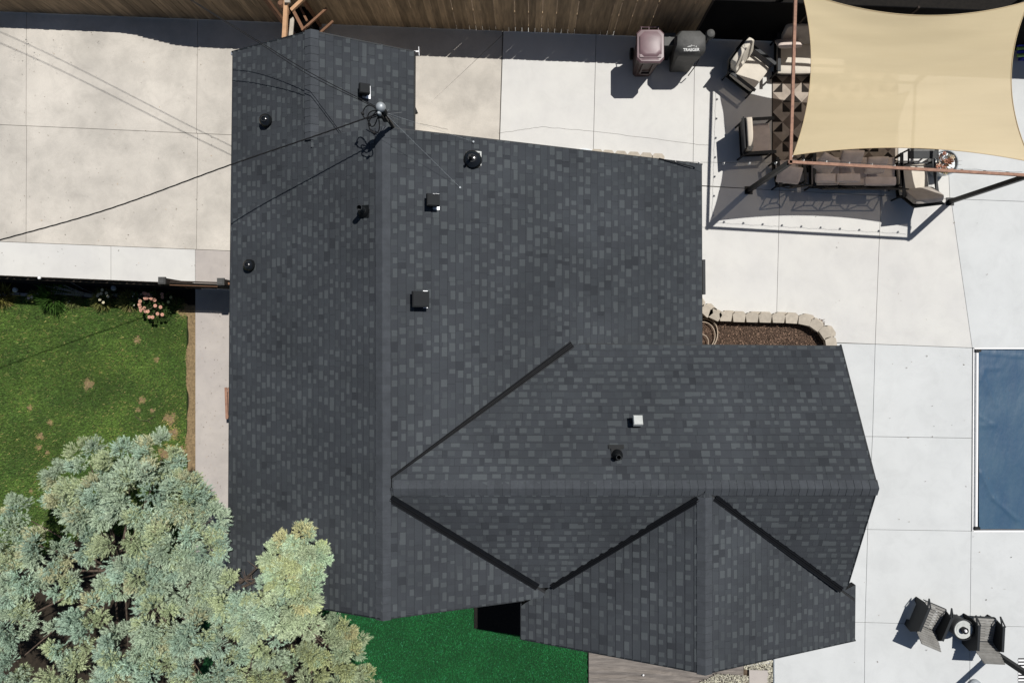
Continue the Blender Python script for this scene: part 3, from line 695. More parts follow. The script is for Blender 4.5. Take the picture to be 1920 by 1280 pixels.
mb = MB(); mb.prism([P(567, 20)[:2], P(596, 20)[:2], P(600, 70)[:2], P(560, 70)[:2]], .0, .9); obj('arbor_base', mb, M['screen'], ar)

# ------------------------------------------------------------------ garden fence and gate on the left
G0 = P(-150, gy(-150)); G1 = P(362, gy(362) + 1); d = G1 - G0; ang = math.atan2(d.y, d.x); n = int(d.length / .152)
gf = thing('garden_fence', (G0 + G1) / 2, 'dark stained board fence between the drive and the flower bed', 'fence')
proto = None
for i in range(n):
    c = G0 + d * ((i + .5) / n)
    if proto is None:
        proto = obj('board', picket_mesh(0), M['dark_fence'], gf, local=True); WL[proto.name] = c; proto.location = c - wloc(gf) + Vector((0, 0, .02)); o = proto
    else: o = link_copy(proto, 'board', gf, c + Vector((0, 0, .02)))
    o.scale = (.95, 1, 1.62 + random.uniform(-.01, .01)); o.rotation_euler = (0, random.uniform(-.01, .01), ang)
for z in (.3, 1.45):
    mb = MB(); mb.beam(G0 + Vector((0, -.04, z)), G1 + Vector((0, -.04, z)), .04, .09); obj('rail', mb, M['dark_fence'], gf)
def post(px, py, zt, parent, lab=None):
    t = P(px, py, zt); mb = MB(); mb.box((t.x, t.y, zt / 2), (.12, .12, zt)); p = obj('post', mb, M['dark_fence'], parent)
    mb = MB(); mb.box((t.x, t.y, zt + .02), (.16, .16, .05)); mb.box((t.x, t.y, zt + .055), (.12, .12, .02)); obj('post_cap', mb, M['cover'], p)
post(305, 526, 1.75, gf)
gt = thing('gate', P(400, gy(400)), 'narrow reddish brown wooden gate between two capped posts beside the roof', 'gate')
post(415, 528, 1.75, gt)
T0 = P(318, 530, 1.6); T1 = P(408, 533, 1.6)
for i in range(8):
    c = T0 + (T1 - T0) * ((i + .5) / 8); mb = MB(); mb.box((c.x, c.y, .83), (.13, .02, 1.56), rz=-.03); obj('board', mb, M['dark_fence'], gt)
mb = MB(); mb.beam(T0 + Vector((0, -.05, -.04)), T1 + Vector((0, -.05, -.04)), .014, .08); obj('rail', mb, M['red_wood'], gt)
mb = MB(); mb.beam(T0 + Vector((0, .04, -.05)), T1 + Vector((0, .04, -.05)), .03, .06); obj('rail', mb, M['dark_fence'], gt)
mb = MB(); mb.beam(P(325, 533, 1.3), P(360, 539, .4), .04, .04); obj('brace', mb, M['red_wood'], gt)
mb = MB(); mb.beam(P(422, 531, 1.5), P(445, 533, 1.5), .05, .07); obj('rail', mb, M['red_wood'], gt)

# ------------------------------------------------------------------ flower bed
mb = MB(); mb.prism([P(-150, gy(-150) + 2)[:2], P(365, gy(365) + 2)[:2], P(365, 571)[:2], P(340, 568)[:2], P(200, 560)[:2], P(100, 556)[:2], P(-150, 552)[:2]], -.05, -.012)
obj('flower_bed', mb, M['soil_and_shade'], kind='structure')
edg = thing('stone_edging', P(130, 553), 'row of small grey edging stones between flower bed and lawn', 'edging')
for i in range(13):
    x = 5 + i * 23 + random.uniform(-3, 3); mb = MB(); mb.box(P(x, 551 + .012 * x + random.uniform(-1, 1), .01), (random.uniform(.18, .27), .07, .06), rz=random.uniform(-.1, .05)); obj('stone', mb, M['stone'], edg)
def leaf_bush(name, c, r, hgt, n, label, cat, col=(1, 1, 1), leaf=.03, flowers=0, fcol=(1, 1, 1), m='leaf', spread=1.0, fsize=.035, blade=False):
    t = thing(name, c, label, cat); c = Vector(c)
    mb = MB()
    for i in range(7):
        a = random.uniform(0, 2 * PI); mb.tube([c, c + Vector((math.cos(a) * r * .3, math.sin(a) * r * .3, hgt * .5)), c + Vector((math.cos(a) * r * .7, math.sin(a) * r * .7, hgt * .8))], .006, 5)
    obj('stem', mb, M['bark'], t)
    u = rng.normal(size=(n, 3)); u /= np.linalg.norm(u, axis=1)[:, None]; u[:, 2] = np.abs(u[:, 2]); rad = rng.uniform(.35, 1, n) ** .6
    lump = 1 + .25 * np.sin(u[:, 0] * 7 + c.x * 9) * np.cos(u[:, 1] * 6 + c.y * 5)
    p = np.array(c) + u * rad[:, None] * lump[:, None] * np.array([r, r, hgt])
    dv = rng.normal(size=(n, 3)) * (.25 if blade else .8) + u * (1.5 if blade else .7); dv /= np.linalg.norm(dv, axis=1)[:, None]
    s = np.cross(dv, rng.normal(size=(n, 3))); s /= np.linalg.norm(s, axis=1)[:, None]
    l = rng.uniform(.6, 1.3, n)[:, None] * leaf; w = l * (.1 if blade else .45)
    V = np.stack([p - s * w, p + dv * l * 1.4, p + s * w], 1).reshape(-1, 3)
    tint = np.repeat(rng.uniform(.55, 1.5, (n, 1)) * np.array(col), 3, 0)
    tri_cloud('foliage', V, None, tint, M[m], t)
    for i in range(flowers):
        a = random.uniform(0, 2 * PI); q = math.sqrt(random.random()) * spread
        f = c + Vector((math.cos(a) * r * q, math.sin(a) * r * q, hgt * (1.05 - .4 * q * q))); mb = MB()
        for ring, (rr, zz, nn) in enumerate(((fsize, 0, 7), (fsize * .65, .012, 5), (fsize * .35, .02, 4))):
            for j in range(nn):
                b_ = 2 * PI * j / nn + ring; e = Vector((math.cos(b_), math.sin(b_), .25)) * rr; g = Vector((-math.sin(b_), math.cos(b_), 0)) * rr * .55
                mb.add([f + Vector((0, 0, zz)), f + e - g + Vector((0, 0, zz)), f + e * 1.25 + Vector((0, 0, zz)), f + e + g + Vector((0, 0, zz))], [(0, 1, 2), (0, 2, 3)])
        V = np.array([tuple(mb.v[i_]) for f_ in mb.f for i_ in f_]); tt = np.array(fcol) * random.uniform(.8, 1.2)
        tri_cloud('flower', V, None, np.repeat(tt[None], len(V), 0), M['petal'], t)
    return t
leaf_bush('rose_bush', P(307, 572, 0), .36, .75, 900, 'rose bush with many peach pink blooms by the gate', 'rose bush', (.7, .8, .6), .035, 26, (1, 1, 1), fsize=.036)
leaf_bush('rose_bush', P(216, 556, 0), .18, .6, 260, 'small rose bush with yellow and pale pink blooms in mid flower bed', 'rose bush', (.6, .7, .6), .03, 9, (1.15, 1.9, 1.8), fsize=.03)
leaf_bush('ornamental_grass', P(106, 560, 0), .30, .45, 1400, 'bright green tuft of long grassy leaves in the flower bed', 'plant', (1.1, 1.5, .8), .12, blade=True)
leaf_bush('low_shrub', P(70, 556, 0), .17, .3, 500, 'small dry olive shrub left of the green grass tuft', 'shrub', (2.4, 1.7, 1.6), .03, 3, (1.3, 2, 2.4), fsize=.03)
leaf_bush('straw_clump', P(196, 562, 0), .22, .25, 700, 'clump of dry straw coloured stems right of the lavender', 'plant', (3.2, 2.0, 2.0), .1, blade=True)
leaf_bush('straw_clump', P(8, 556, 0), .22, .3, 400, 'dry arching yellow leaves at the far left end of the bed', 'plant', (3.6, 2.0, 1.6), .15, blade=True)
leaf_bush('white_flower_plant', P(272, 562, 0), .2, .4, 300, 'dark spiky plant with tiny white flowers beside the pink roses', 'plant', (.7, .8, .7), .1, 6, (1.3, 2.2, 2.6), fsize=.014, blade=True)
leaf_bush('straw_clump', P(244, 563, 0), .2, .22, 500, 'pale dry tuft between the yellow roses and the pink roses', 'plant', (3.4, 2.1, 2.2), .1, blade=True)
leaf_bush('straw_clump', P(140, 561, 0), .2, .2, 500, 'low bleached tuft in front of the lavender', 'plant', (3.0, 2.1, 2.4), .09, 4, (1.3, 2.3, 2.8), fsize=.012, blade=True)
leaf_bush('low_shrub', P(334, 568, 0), .16, .35, 300, 'small dark leafy shrub at the right foot of the rose bush', 'shrub', (.8, .9, .7), .03, 2, (1.2, 2.2, 1.6), fsize=.03)
lv = thing('lavender', P(178, 556), 'grey blue lavender with long stems leaning over the dark bed', 'plant')
for i in range(15):
    a = P(170 + random.uniform(0, 26), 556 + random.uniform(-3, 3), 0); mb = MB()
    e = a + Vector((random.uniform(-.95, -.45), random.uniform(.05, .30), random.uniform(.35, .55))); mid = (a + e) / 2 + Vector((0, 0, .12)); mb.tube([a, mid, e], .003, 4)
    for q in range(9):
        p = mid.lerp(e, q / 8); mb.lathe(p, [(.006, -.012), (.013, 0), (.006, .014)], 5)
    obj('stem', mb, M['stone'], lv)
for x, y, lab in ((47, 545, 'round grey solar garden light near the left end of the bed'), (228, 542, 'round grey solar garden light beside the yellow roses')):
    t = thing('garden_light', P(x, y), lab, 'garden light'); c = P(x, y)
    mb = MB(); mb.tube([c, c + Vector((0, 0, .3))], .012, 8); obj('stake', mb, M['black_metal'], t)
    mb = MB(); mb.lathe(c + Vector((0, 0, .3)), [(.03, 0), (.06, .02), (.065, .05), (.05, .07)], 16); obj('lamp_head', mb, M['silver'], t, smooth=True)
for x, y, lab in ((75, 521, 'small white round cap on top of the dark garden fence'),):
    mb = MB(); mb.lathe(P(x, y, 1.62), [(.02, 0), (.035, .015), (.03, .04), (.01, .05)], 10); obj('fence_ornament', mb, M['white'], label=lab, cat='ornament')
# fallen twig and bench beside the wall
mb = MB(); mb.tube([P(253, 779, .03), P(263, 788, .04), P(276, 788, .03), P(291, 779, .05)], .006, 5); mb.tube([P(276, 788, .03), P(284, 794, .04)], .004, 4)
obj('twig', mb, M['bark'], label='thin bare fallen twig lying on the lawn', cat='twig')
t = thing('wooden_bench', P(460, 755), 'brown wooden bench end peeking out from under the west eave', 'bench')
for i in range(5):
    a = P(423.5 + i * 6, 726, .42); b = P(425.5 + i * 6, 785, .42); mb = MB(); mb.beam(a, b, .06, .025); obj('slat', mb, M['rust'], t)
for x in (428, 450):
    for y in (730, 780):
        q = P(x, y, .4); mb = MB(); mb.box((q.x, q.y, .2), (.05, .05, .4)); obj('leg', mb, M['rust'], t)

# ------------------------------------------------------------------ near-black sheet painting the eave's shadow south of the house
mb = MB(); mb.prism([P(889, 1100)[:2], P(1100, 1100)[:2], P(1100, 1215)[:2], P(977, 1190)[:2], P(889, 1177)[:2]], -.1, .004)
obj('eave_shadow_sheet', mb, M['soil_and_shade'], kind='structure')

# ------------------------------------------------------------------ planting bed with block wall, hose
mb = MB(); mb.prism([P(x, y)[:2] for x, y in ((1200, 570), (1318, 580), (1345, 596), (1510, 600), (1555, 650), (1555, 760), (1200, 760))], -.12, .02)
obj('planting_bed', mb, M['mulch'], kind='structure')
def chips(name, n, reg, m, size, label, z=.02, tint=None):
    x = rng.uniform(reg[0], reg[2], n); y = rng.uniform(reg[1], reg[3], n)
    X = (x - CX) * H / F; Y = (CY - y) * H / F
    a = rng.uniform(0, 2 * PI, n); l = rng.uniform(.4, 1.3, n) * size; w = l * rng.uniform(.15, .4, n); zz = z + rng.uniform(.003, .025, n)
    dx, dy = np.cos(a), np.sin(a); tl = rng.uniform(-.3, .3, n) * l
    q = [np.stack([X - dx * l - dy * w, Y - dy * l + dx * w, zz - tl], 1), np.stack([X + dx * l - dy * w, Y + dy * l + dx * w, zz + tl], 1), np.stack([X + dx * l + dy * w, Y + dy * l - dx * w, zz + tl], 1), np.stack([X - dx * l + dy * w, Y - dy * l - dx * w, zz - tl], 1)]
    V = np.stack([q[0], q[1], q[2], q[0], q[2], q[3]], 1).reshape(-1, 3)
    t = rng.choice([.4, .7, 1, 1.6, 3.2], n, p=[.25, .25, .25, .15, .1]) if tint is None else rng.uniform(*tint, n)
    return tri_cloud(name, V, None, np.repeat(np.stack([t, t, t], 1), 6, 0), m, label=label, kind='stuff')
M['chip'] = mat('bark_chip', (.13, .085, .06), .95, vcol=True)
chips('mulch', 9000, (1316, 598, 1545, 652), M['chip'], .014, 'dark brown bark mulch filling the curved planting bed')
rw = thing('retaining_wall', P(1440, 598), 'curved low wall of tan concrete blocks around the mulch bed', 'wall')
def trap_block(mb, c, ang, wo, wi, dpt, z0, z1):
    R = Matrix.Rotation(ang, 2); pts = [(-wi / 2, -dpt / 2), (wi / 2, -dpt / 2), (wo / 2, dpt * .25), (wo * .3, dpt / 2), (-wo * .3, dpt / 2), (-wo / 2, dpt * .25)]
    mb.prism([tuple(R @ Vector(p) + Vector((c.x, c.y))) for p in pts], z0, z1)
cent = [(1309, 566, -1.0), (1325, 582, -.75), (1341, 590, -.45), (1361, 593, -.03), (1386, 594.5, -.03), (1410.5, 595, -.03), (1435, 595.5, -.03), (1460, 596, -.03), (1484.5, 597, -.06), (1509, 600, -.22), (1530.5, 609, -.62), (1548, 623.5, -.98), (1557.5, 643, -1.42)]
for i, (x, y, a) in enumerate(cent):
    for (z0, z1, off) in ((-.1, .17, 1.5), (.172, .31, 0)):
        c = P(x + (6 if z1 < .2 and i % 2 else 0), y, z1); o_ = Vector((-math.sin(a), math.cos(a))) * (.03 if z1 < .2 else 0)
        mb = MB(); trap_block(mb, Vector((c.x + o_.x, c.y + o_.y)), a, .325, .27, .24, z0, z1); obj('block', mb, M['block'], rw)
rw2 = thing('retaining_wall', P(1190, 300), 'short row of tan wall blocks along the north rake of the roof', 'wall')
for i, x in enumerate((1117, 1138, 1162, 1186, 1210, 1232)):
    c = P(x + 2, 291 + i * 1.6, .25); mb = MB(); trap_block(mb, Vector((c.x, c.y)), -.05, .315, .26, .30, -.1, .25); obj('block', mb, M['block'], rw2)
t = thing('round_bowl', P(1097, 303), 'round grey bowl on a pale round base half hidden by the north rake', 'bowl')
c = P(1097, 303, .4); c.z = 0
mb = MB(); mb.lathe(c, [(.42, -.05), (.42, .05), (.38, .06)], 32); obj('base', mb, M['white'], t)
mb = MB(); mb.lathe(c, [(.22, .05), (.30, .30), (.315, .42), (.28, .42), (.24, .36), (.02, .35)], 32); obj('bowl', mb, M['silver'], t, smooth=True)
mb = MB(); cc = P(1317, 627, .05)
for j, (r, ox, oy) in enumerate(((.36, .02, 0), (.33, .05, .01), (.39, -.02, .03), (.30, .0, -.03), (.18, -.05, -.2))):
    mb.tube([cc + Vector((ox + r * math.cos(t_), oy + r * 1.15 * math.sin(t_), .02 * j + .01 * math.sin(3 * t_))) for t_ in np.linspace(0, 2 * PI, 41)], .013, 6)
obj('garden_hose', mb, M['hose'], label='coiled beige garden hose on the mulch beside the roof edge', cat='hose', smooth=True)

# ------------------------------------------------------------------ pool
pool = thing('swimming_pool', P(1900, 820), 'rectangular swimming pool at the right edge sunk into the patio', 'pool')
mb = MB(); mb.prism([P(1826, 654)[:2], P(2190, 655)[:2], P(2190, 993)[:2], P(1824, 993)[:2]], -.127, -.11); obj('water', mb, M['water'], pool)
for a, b in (((1824, 653), (2192, 653)), ((1824, 653), (1822, 994.5)), ((1822, 994.5), (2192, 994.5))):
    mb = MB(); mb.beam(P(*a, -.045), P(*b, -.045), .035, .1); obj('coping', mb, M['white'], pool)
# cover: rumpled sheet
nx, ny = 90, 84; X0, X1 = 1838, 2180; Y0, Y1 = 655.5, 992.5; vs = []; fs = []
for j in range(ny + 1):
    for i in range(nx + 1):
        x = X0 + (X1 - X0) * i / nx; y = Y0 + (Y1 - Y0) * j / ny; p = P(x, y)
        z = -.055 + .004 * math.sin(p.x * 3 + 1.3 * math.sin(p.y * 2)) + .003 * math.sin(p.y * 5 + 2 * math.sin(p.x * 1.4))
        for (ax_, ay, bx, by, hh) in ((1841, 885, 1865, 935, .02), (1865, 935, 1910, 975, .022), (1845, 700, 1870, 760, .012), (1842, 798, 1868, 797, .012), (1850, 690, 1880, 690, .01), (1835, 660, 1920, 668, .012), (1838, 780, 1862, 795, .012), (1840, 715, 1849, 690, .012)):
            dxs, dys = bx - ax_, by - ay; tt = max(0, min(1, ((x - ax_) * dxs + (y - ay) * dys) / (dxs * dxs + dys * dys)))
            q = math.hypot(x - ax_ - dxs * tt, y - ay - dys * tt); z += hh * math.exp(-(q / 2.6) ** 2)
        z += random.uniform(-.0012, .0012)
        vs.append((p.x, p.y, z))
for j in range(ny):
    for i in range(nx): a = j * (nx + 1) + i; fs.append((a, a + nx + 1, a + nx + 2, a + 1))
mb = MB(); mb.add(vs, fs); obj('pool_cover', mb, M['pool'], label='blue wrinkled solar cover floating on the pool', cat='pool cover', smooth=True)
cr = thing('cover_reel', P(1832, 820), 'long white roller tube lying along the left end of the pool cover', 'roller')
mb = MB(); mb.tube([P(1831.5, 661, .02), P(1829.5, 986, .02)], .04, 14); obj('tube', mb, M['white'], cr, smooth=True)
for y, x in ((657, 1832), (989, 1830)):
    mb = MB(); mb.box(P(x, y, -.01), (.14, .07, .12)); obj('bracket', mb, M['black_metal'], cr)

# ------------------------------------------------------------------ shade frame and sail
ZP = 2.76
frame = thing('shade_structure', P(1600, 250), 'rusty steel pipe frame with dark posts carrying the beige shade sail', 'frame')
C1 = P(1482, 304, ZP); C2 = P(1930, 329, ZP); C3 = P(1492.5, -40, ZP); C4 = P(1945, -18, ZP)
for c, lab in ((C1, 1), (C2, 2), (C3, 3), (C4, 4)):
    mb = MB(); mb.box((c.x, c.y, ZP / 2 - .03), (.10, .10, ZP - .06)); mb.box((c.x, c.y, .006), (.2, .2, .012)); obj('post', mb, M['black_metal'], frame)
for a, b in ((C1, C2), (C1, C3), (C2, C4), (C3, C4)):
    dv = (b - a).normalized() * .05
    mb = MB(); mb.beam(a - dv, b + dv, .06, .06); obj('beam', mb, M['rust'], frame)
c00, c10, c01, c11 = (1487, 291), (1934, 304), (1503, -16), (1930, 2)
n = 44; vs = []; fs = []
def edge(a, b, t, bl):
    return (a[0] + (b[0] - a[0]) * t + bl[0] * 4 * t * (1 - t), a[1] + (b[1] - a[1]) * t + bl[1] * 4 * t * (1 - t))
for j in range(n + 1):
    for i in range(n + 1):
        u, v = i / n, j / n
        eb = edge(c00, c10, u, (0, -20)); et = edge(c01, c11, u, (0, 36)); el = edge(c00, c01, v, (25, 0)); er = edge(c10, c11, v, (-36, 0))
        x = (1 - v) * eb[0] + v * et[0] + (1 - u) * el[0] + u * er[0] - ((1 - u) * (1 - v) * c00[0] + u * (1 - v) * c10[0] + (1 - u) * v * c01[0] + u * v * c11[0])
        y = (1 - v) * eb[1] + v * et[1] + (1 - u) * el[1] + u * er[1] - ((1 - u) * (1 - v) * c00[1] + u * (1 - v) * c10[1] + (1 - u) * v * c01[1] + u * v * c11[1])
        z = ZP - .02 - .16 * 16 * u * (1 - u) * v * (1 - v) + .006 * math.sin(v * 38 + 2 * math.sin(u * 5)) * (1 - u * .5) + .004 * math.sin(u * 9 + v * 16)
        vs.append(tuple(P(x, y, z)))
for j in range(n):
    for i in range(n): a = j * (n + 1) + i; fs.append((a, a + 1, a + n + 2, a + n + 1))
mb = MB(); mb.add(vs, fs); sail = obj('shade_sail', mb, M['sail'], label='large beige rectangular shade sail with curved-in edges stretched over the lounge area', cat='shade sail', smooth=True)
mb = MB()
for rng_ in ([j * (n + 1) for j in range(n + 1)], [j * (n + 1) + n for j in range(n + 1)], list(range(n + 1)), [n * (n + 1) + i for i in range(n + 1)]):
    mb.tube([Vector(vs[i]) + Vector((0, 0, .004)) for i in rng_], .009, 6)
obj('hem', mb, M['sail'], sail)
mb = MB()
for c, q in ((C1, 0), (C2, n), (C3, n * (n + 1)), (C4, n * (n + 1) + n)): mb.tube([Vector(vs[q]), c], .006, 5)
obj('corner_rope', mb, M['white'], sail)
# string lights
sg = thing('string_lights', P(1400, 300), 'string of small round bulbs from the roof corner and along the rusty beams', 'string lights')
def string(a, b, n, sag, r=.0035):
    pts = []
    for i in range(n * 6 + 1):
        t = i / (n * 6); s = (i % 6) / 6; pts.append(a.lerp(b, t) + Vector((0, 0, -sag[0] * 4 * t * (1 - t) - sag[1] * 4 * s * (1 - s))))
    mb = MB(); mb.tube(pts, r, 5); obj('wire', mb, M['rubber'], sg)
    for i in range(n):
        p = pts[i * 6 + 3]; mb = MB(); mb.lathe(p + Vector((0, 0, -.08)), [(.004, -.032), (.02, -.018), (.026, .0), (.018, .025), (.013, .035), (.013, .07)], 10); obj('bulb', mb, M['bulb'], sg, smooth=True)
o_ = Vector((.07, 0, -.07))
string(C1 + o_, C3 + o_, 8, (0, .05)); string(C1 + Vector((.1, .09, -.07)), C2 + Vector((-.1, .09, -.07)), 10, (0, .05))
string(P(1245, 301, 2.3), C1 + Vector((0, 0, .03)), 5, (.12, .02)); string(P(1236, 297, 2.4), P(1300, 313, 2.15), 1, (.0, .0), .012)

# ------------------------------------------------------------------ rug, sofas, armchairs
rx0, ry0, rx1, ry1 = 1449, 136, 1683, 322
mb = MB(); a = P(rx0, ry1, .012); b = P(rx1, ry0, .012); nx_, ny_ = 13, 10; dx = (b.x - a.x) / nx_; dy = (b.y - a.y) / ny_
mb.box(((a.x + b.x) / 2, (a.y + b.y) / 2, .006), (b.x - a.x + .04, b.y - a.y + .04, .008), mi=0)
pat = [(0, 2, 1, 2), (1, 0, 2, 1), (2, 1, 0, 2), (1, 2, 2, 0)]
for j in range(ny_):
    for i in range(nx_):
        x0, y0 = a.x + i * dx, a.y + j * dy; x1, y1 = x0 + dx, y0 + dy; z = .0135; p = pat[(i % 2) + 2 * (j % 2)]
        if ((i // 2) + (j // 2)) % 2: p = p[::-1]
        if (i + j) % 2 == 0:
            mb.add([(x0, y0, z), (x1, y0, z), (x1, y1, z)], [(0, 1, 2)], p[0]); mb.add([(x0, y0, z), (x1, y1, z), (x0, y1, z)], [(0, 1, 2)], p[1])
        else:
            mb.add([(x0, y0, z), (x1, y0, z), (x0, y1, z)], [(0, 1, 2)], p[2]); mb.add([(x1, y0, z), (x1, y1, z), (x0, y1, z)], [(0, 1, 2)], p[3])
obj('rug', mb, [M['rug0'], M['rug1'], M['rug2']], label='outdoor rug with brown, sand and black triangle pattern under the shade sail', cat='rug')
def RX(a): return Matrix.Rotation(a, 3, 'X')
def armchair(name, label, loc, rz, seat, back, w=.82, dp=.80, sh=.40, tilt=.32, group=None, cat='armchair', seats=1, backc=True, lattice=False, seatc=True, bh=.62, bth=.15):
    """faces +Y"""
    t = thing(name, loc, label, cat, group, rz)
    def o(nm, mb, m): return obj(nm, mb, M[m], t, local=True, smooth=True)
    W = w * seats if seats > 1 else w
    for sx in (-1, 1):
        mb = MB(); mb.box((sx * (W / 2 - .02), dp / 2 - .03, .3), (.035, .035, .60)); o('leg', mb, 'black_metal')
        mb = MB(); mb.beam((sx * (W / 2 - .02), -dp / 2 + .02, 0), (sx * (W / 2 - .02), -dp / 2 + .04, .6), .035, .035); o('leg', mb, 'black_metal')
        mb = MB(); mb.box((sx * (W / 2 - .02), .0, .615), (.075, dp + .04, .025)); o('armrest', mb, 'satin_black')
    mb = MB(); mb.box((0, 0, sh - .16), (W - .06, dp - .04, .035)); o('seat_frame', mb, 'black_metal')
    R = RX(-tilt) if False else RX(tilt); by = -dp / 2 + .08
    mb = MB()
    if lattice:
        for s_ in range(seats):
            cx = (s_ - (seats - 1) / 2) * (W - .1) / seats; ww = (W - .1) / seats
            for (p, q) in (((-1, 0), (1, 0)), ((-1, 1), (1, 1)), ((-1, 0), (-1, 1)), ((1, 0), (1, 1)), ((-.35, .33), (.35, .33)), ((-.35, .67), (.35, .67)), ((-.35, .33), (-.35, .67)), ((.35, .33), (.35, .67)), ((-1, 0), (-.35, .33)), ((1, 0), (.35, .33)), ((-1, 1), (-.35, .67)), ((1, 1), (.35, .67))):
                A_ = Vector((cx + p[0] * ww / 2, by, sh)) + R @ Vector((0, -.05, p[1] * bh)); B_ = Vector((cx + q[0] * ww / 2, by, sh)) + R @ Vector((0, -.05, q[1] * bh)); mb.beam(A_, B_, .028, .02)
    else:
        mb.box(Vector((0, by, sh)) + R @ Vector((0, -.05, bh / 2 - .02)), (W - .1, .03, bh), M=R)
    o('back_frame', mb, 'black_metal')
    for s_ in range(seats):
        ww = (W - .12) / seats; cx = (s_ - (seats - 1) / 2) * ww
        if seatc:
            mb = MB(); mb.cushion((cx, .03, sh - .06), (ww - .01, dp - .1, .15)); o('seat_cushion', mb, seat)
        if backc:
            mb = MB(); mb.cushion(Vector((cx, by + .07, sh + .04)) + R @ Vector((0, 0, bh / 2)), (ww - .01, bth, bh), M=R @ Matrix.Rotation(0, 3, 'X'), wall=.7); o('back_cushion', mb, back)
    return t
def pillow(label, loc, size, rx, ry, rz, m, group=None):
    mb = MB(); R = Matrix.Rotation(rz, 3, 'Z') @ Matrix.Rotation(ry, 3, 'Y') @ Matrix.Rotation(rx, 3, 'X')
    mb.cushion(loc, size, M=R, wall=.25, p=4); return obj('pillow', mb, M[m], label=label, cat='pillow', group=group, smooth=True)
def G(px, py, z):                       # foot of something seen at height z
    p = P(px, py, z); return Vector((p.x, p.y, 0))
armchair('armchair', 'black framed armchair with white cushions turned towards the rug, beside the covered grill', G(1407, 129, .5), -2.23, 'cream', 'cream', w=.86, dp=.80)
pillow('small white round-cornered pillow on the back corner of the tilted white armchair', P(1382, 116, .72), (.34, .34, .13), .5, .2, .8, 'cream')
armchair('armchair', 'armchair with tan back cushion facing right at the left edge of the rug', G(1418, 259, .42), -PI / 2 + .06, 'taupe', 'tan', w=.86, dp=.76, tilt=.2, bh=.62)
armchair('sofa', 'sofa with grey back cushions and white seat in front of the black screen', G(1525, 103, .45), PI, 'cream', 'grey_cush', w=.92, seats=2, dp=.9)
pillow('grey pillow with pointed corners leaning on the sofa by the black screen', P(1478, 82, .75), (.55, .5, .14), .9, .1, PI, 'taupe')
armchair('sofa', 'long sofa with taupe cushions along the south edge of the shade frame', G(1602, 322, .42), 0, 'taupe', 'taupe', w=.72, seats=3, dp=.78, lattice=True, backc=False)
pillow('tilted taupe pillow at the left end of the taupe sofa', P(1549, 308, .72), (.46, .48, .13), .75, .1, -.45, 'taupe')
pillow('middle upright taupe pillow on the taupe sofa', P(1596, 298, .78), (.52, .44, .13), .72, 0, .0, 'taupe')
pillow('right-hand taupe pillow on the taupe sofa', P(1643, 310, .72), (.48, .44, .13), .7, 0, .03, 'taupe')
for x, y, wd, lab in ((1547, 334, .46, 'left bolster cushion along the back of the taupe sofa'), (1590, 334, .56, 'middle bolster cushion along the back of the taupe sofa'), (1650, 340, .74, 'right bolster cushion along the back of the taupe sofa')):
    mb = MB(); mb.cushion(P(x, y, .82), (wd, .20, .13), wall=.6); obj('bolster', mb, M['taupe'], label=lab, cat='cushion', smooth=True)
armchair('armchair', 'taupe cushioned armchair under the lower left corner post of the shade frame', G(1480, 322, .45), .12, 'taupe', 'taupe', w=.66, dp=.66, lattice=True, backc=False)
pillow('taupe corner cushion beside the post at the lower left of the shade frame', P(1480, 328, .72), (.56, .42, .14), .55, 0, -.12, 'taupe')
armchair('armchair', 'grey armchair with sunlit seat at the right end of the taupe sofa', G(1716, 337, .45), .12, 'cream', 'grey_cush', w=.84, dp=.8, tilt=.62, bh=.66)
t = thing('side_table', G(1731, 293, .5), 'black metal side table half under the lower edge of the sail', 'table'); c = G(1731, 293, .5)
for (ox, oy, sx, sy) in ((0, .17, .76, .03), (0, -.17, .76, .03), (-.36, 0, .03, .36), (.36, 0, .03, .36), (0, .04, .7, .2)):
    mb = MB(); mb.box(c + Vector((ox, oy, .5)), (sx, sy, .025)); obj('top_bar', mb, M['satin_black'], t)
for sx in (-1, 1):
    for sy in (-1, 1): mb = MB(); mb.box(c + Vector((sx * .35, sy * .16, .25)), (.03, .03, .5)); obj('leg', mb, M['black_metal'], t)
# planter
c = G(1770, 306, .35); t = thing('planter', c, 'round grey pot filled with pink and rust coloured succulents beside the armchair', 'planter')
mb = MB(); mb.lathe(c, [(.20, 0), (.27, .05), (.31, .30), (.32, .42), (.29, .43), (.27, .36), (.02, .35)], 28); obj('pot', mb, M['silver'], t, smooth=True)
for i in range(26):
    a = random.uniform(0, 2 * PI); r = .25 * math.sqrt(random.random()); q = c + Vector((r * math.cos(a), r * math.sin(a), .40)); s = random.uniform(.03, .065); mb = MB()
    for ring in (1, .65, .35):
        for j in range(6):
            b_ = j * PI / 3 + ring * 3; e = Vector((math.cos(b_), math.sin(b_), .5 + (1 - ring))) * s * ring; g = Vector((-math.sin(b_), math.cos(b_), 0)) * s * .4 * ring
            mb.add([q, q + e - g, q + e * 1.4, q + e + g], [(0, 1, 2), (0, 2, 3)])
    tint = random.choice([(.9, .8, .8), (.35, .28, .2), (.25, .16, .1), (1.1, 1.7, 1.7), (.22, .3, .2), (.3, .5, .25)])
    V = np.array([tuple(mb.v[i_]) for f_ in mb.f for i_ in f_]); tri_cloud('succulent', V, None, np.repeat(np.array(tint)[None], len(V), 0), M['petal'], t)
mb = MB()
for i in range(14):
    a = random.uniform(0, 2 * PI); q = c + Vector((.12 * math.cos(a), .12 * math.sin(a), .4)); mb.tube([q, q + Vector((math.cos(a) * .2, math.sin(a) * .2, .16))], [.006, .002], 4)
obj('twigs', mb, M['bark'], t)
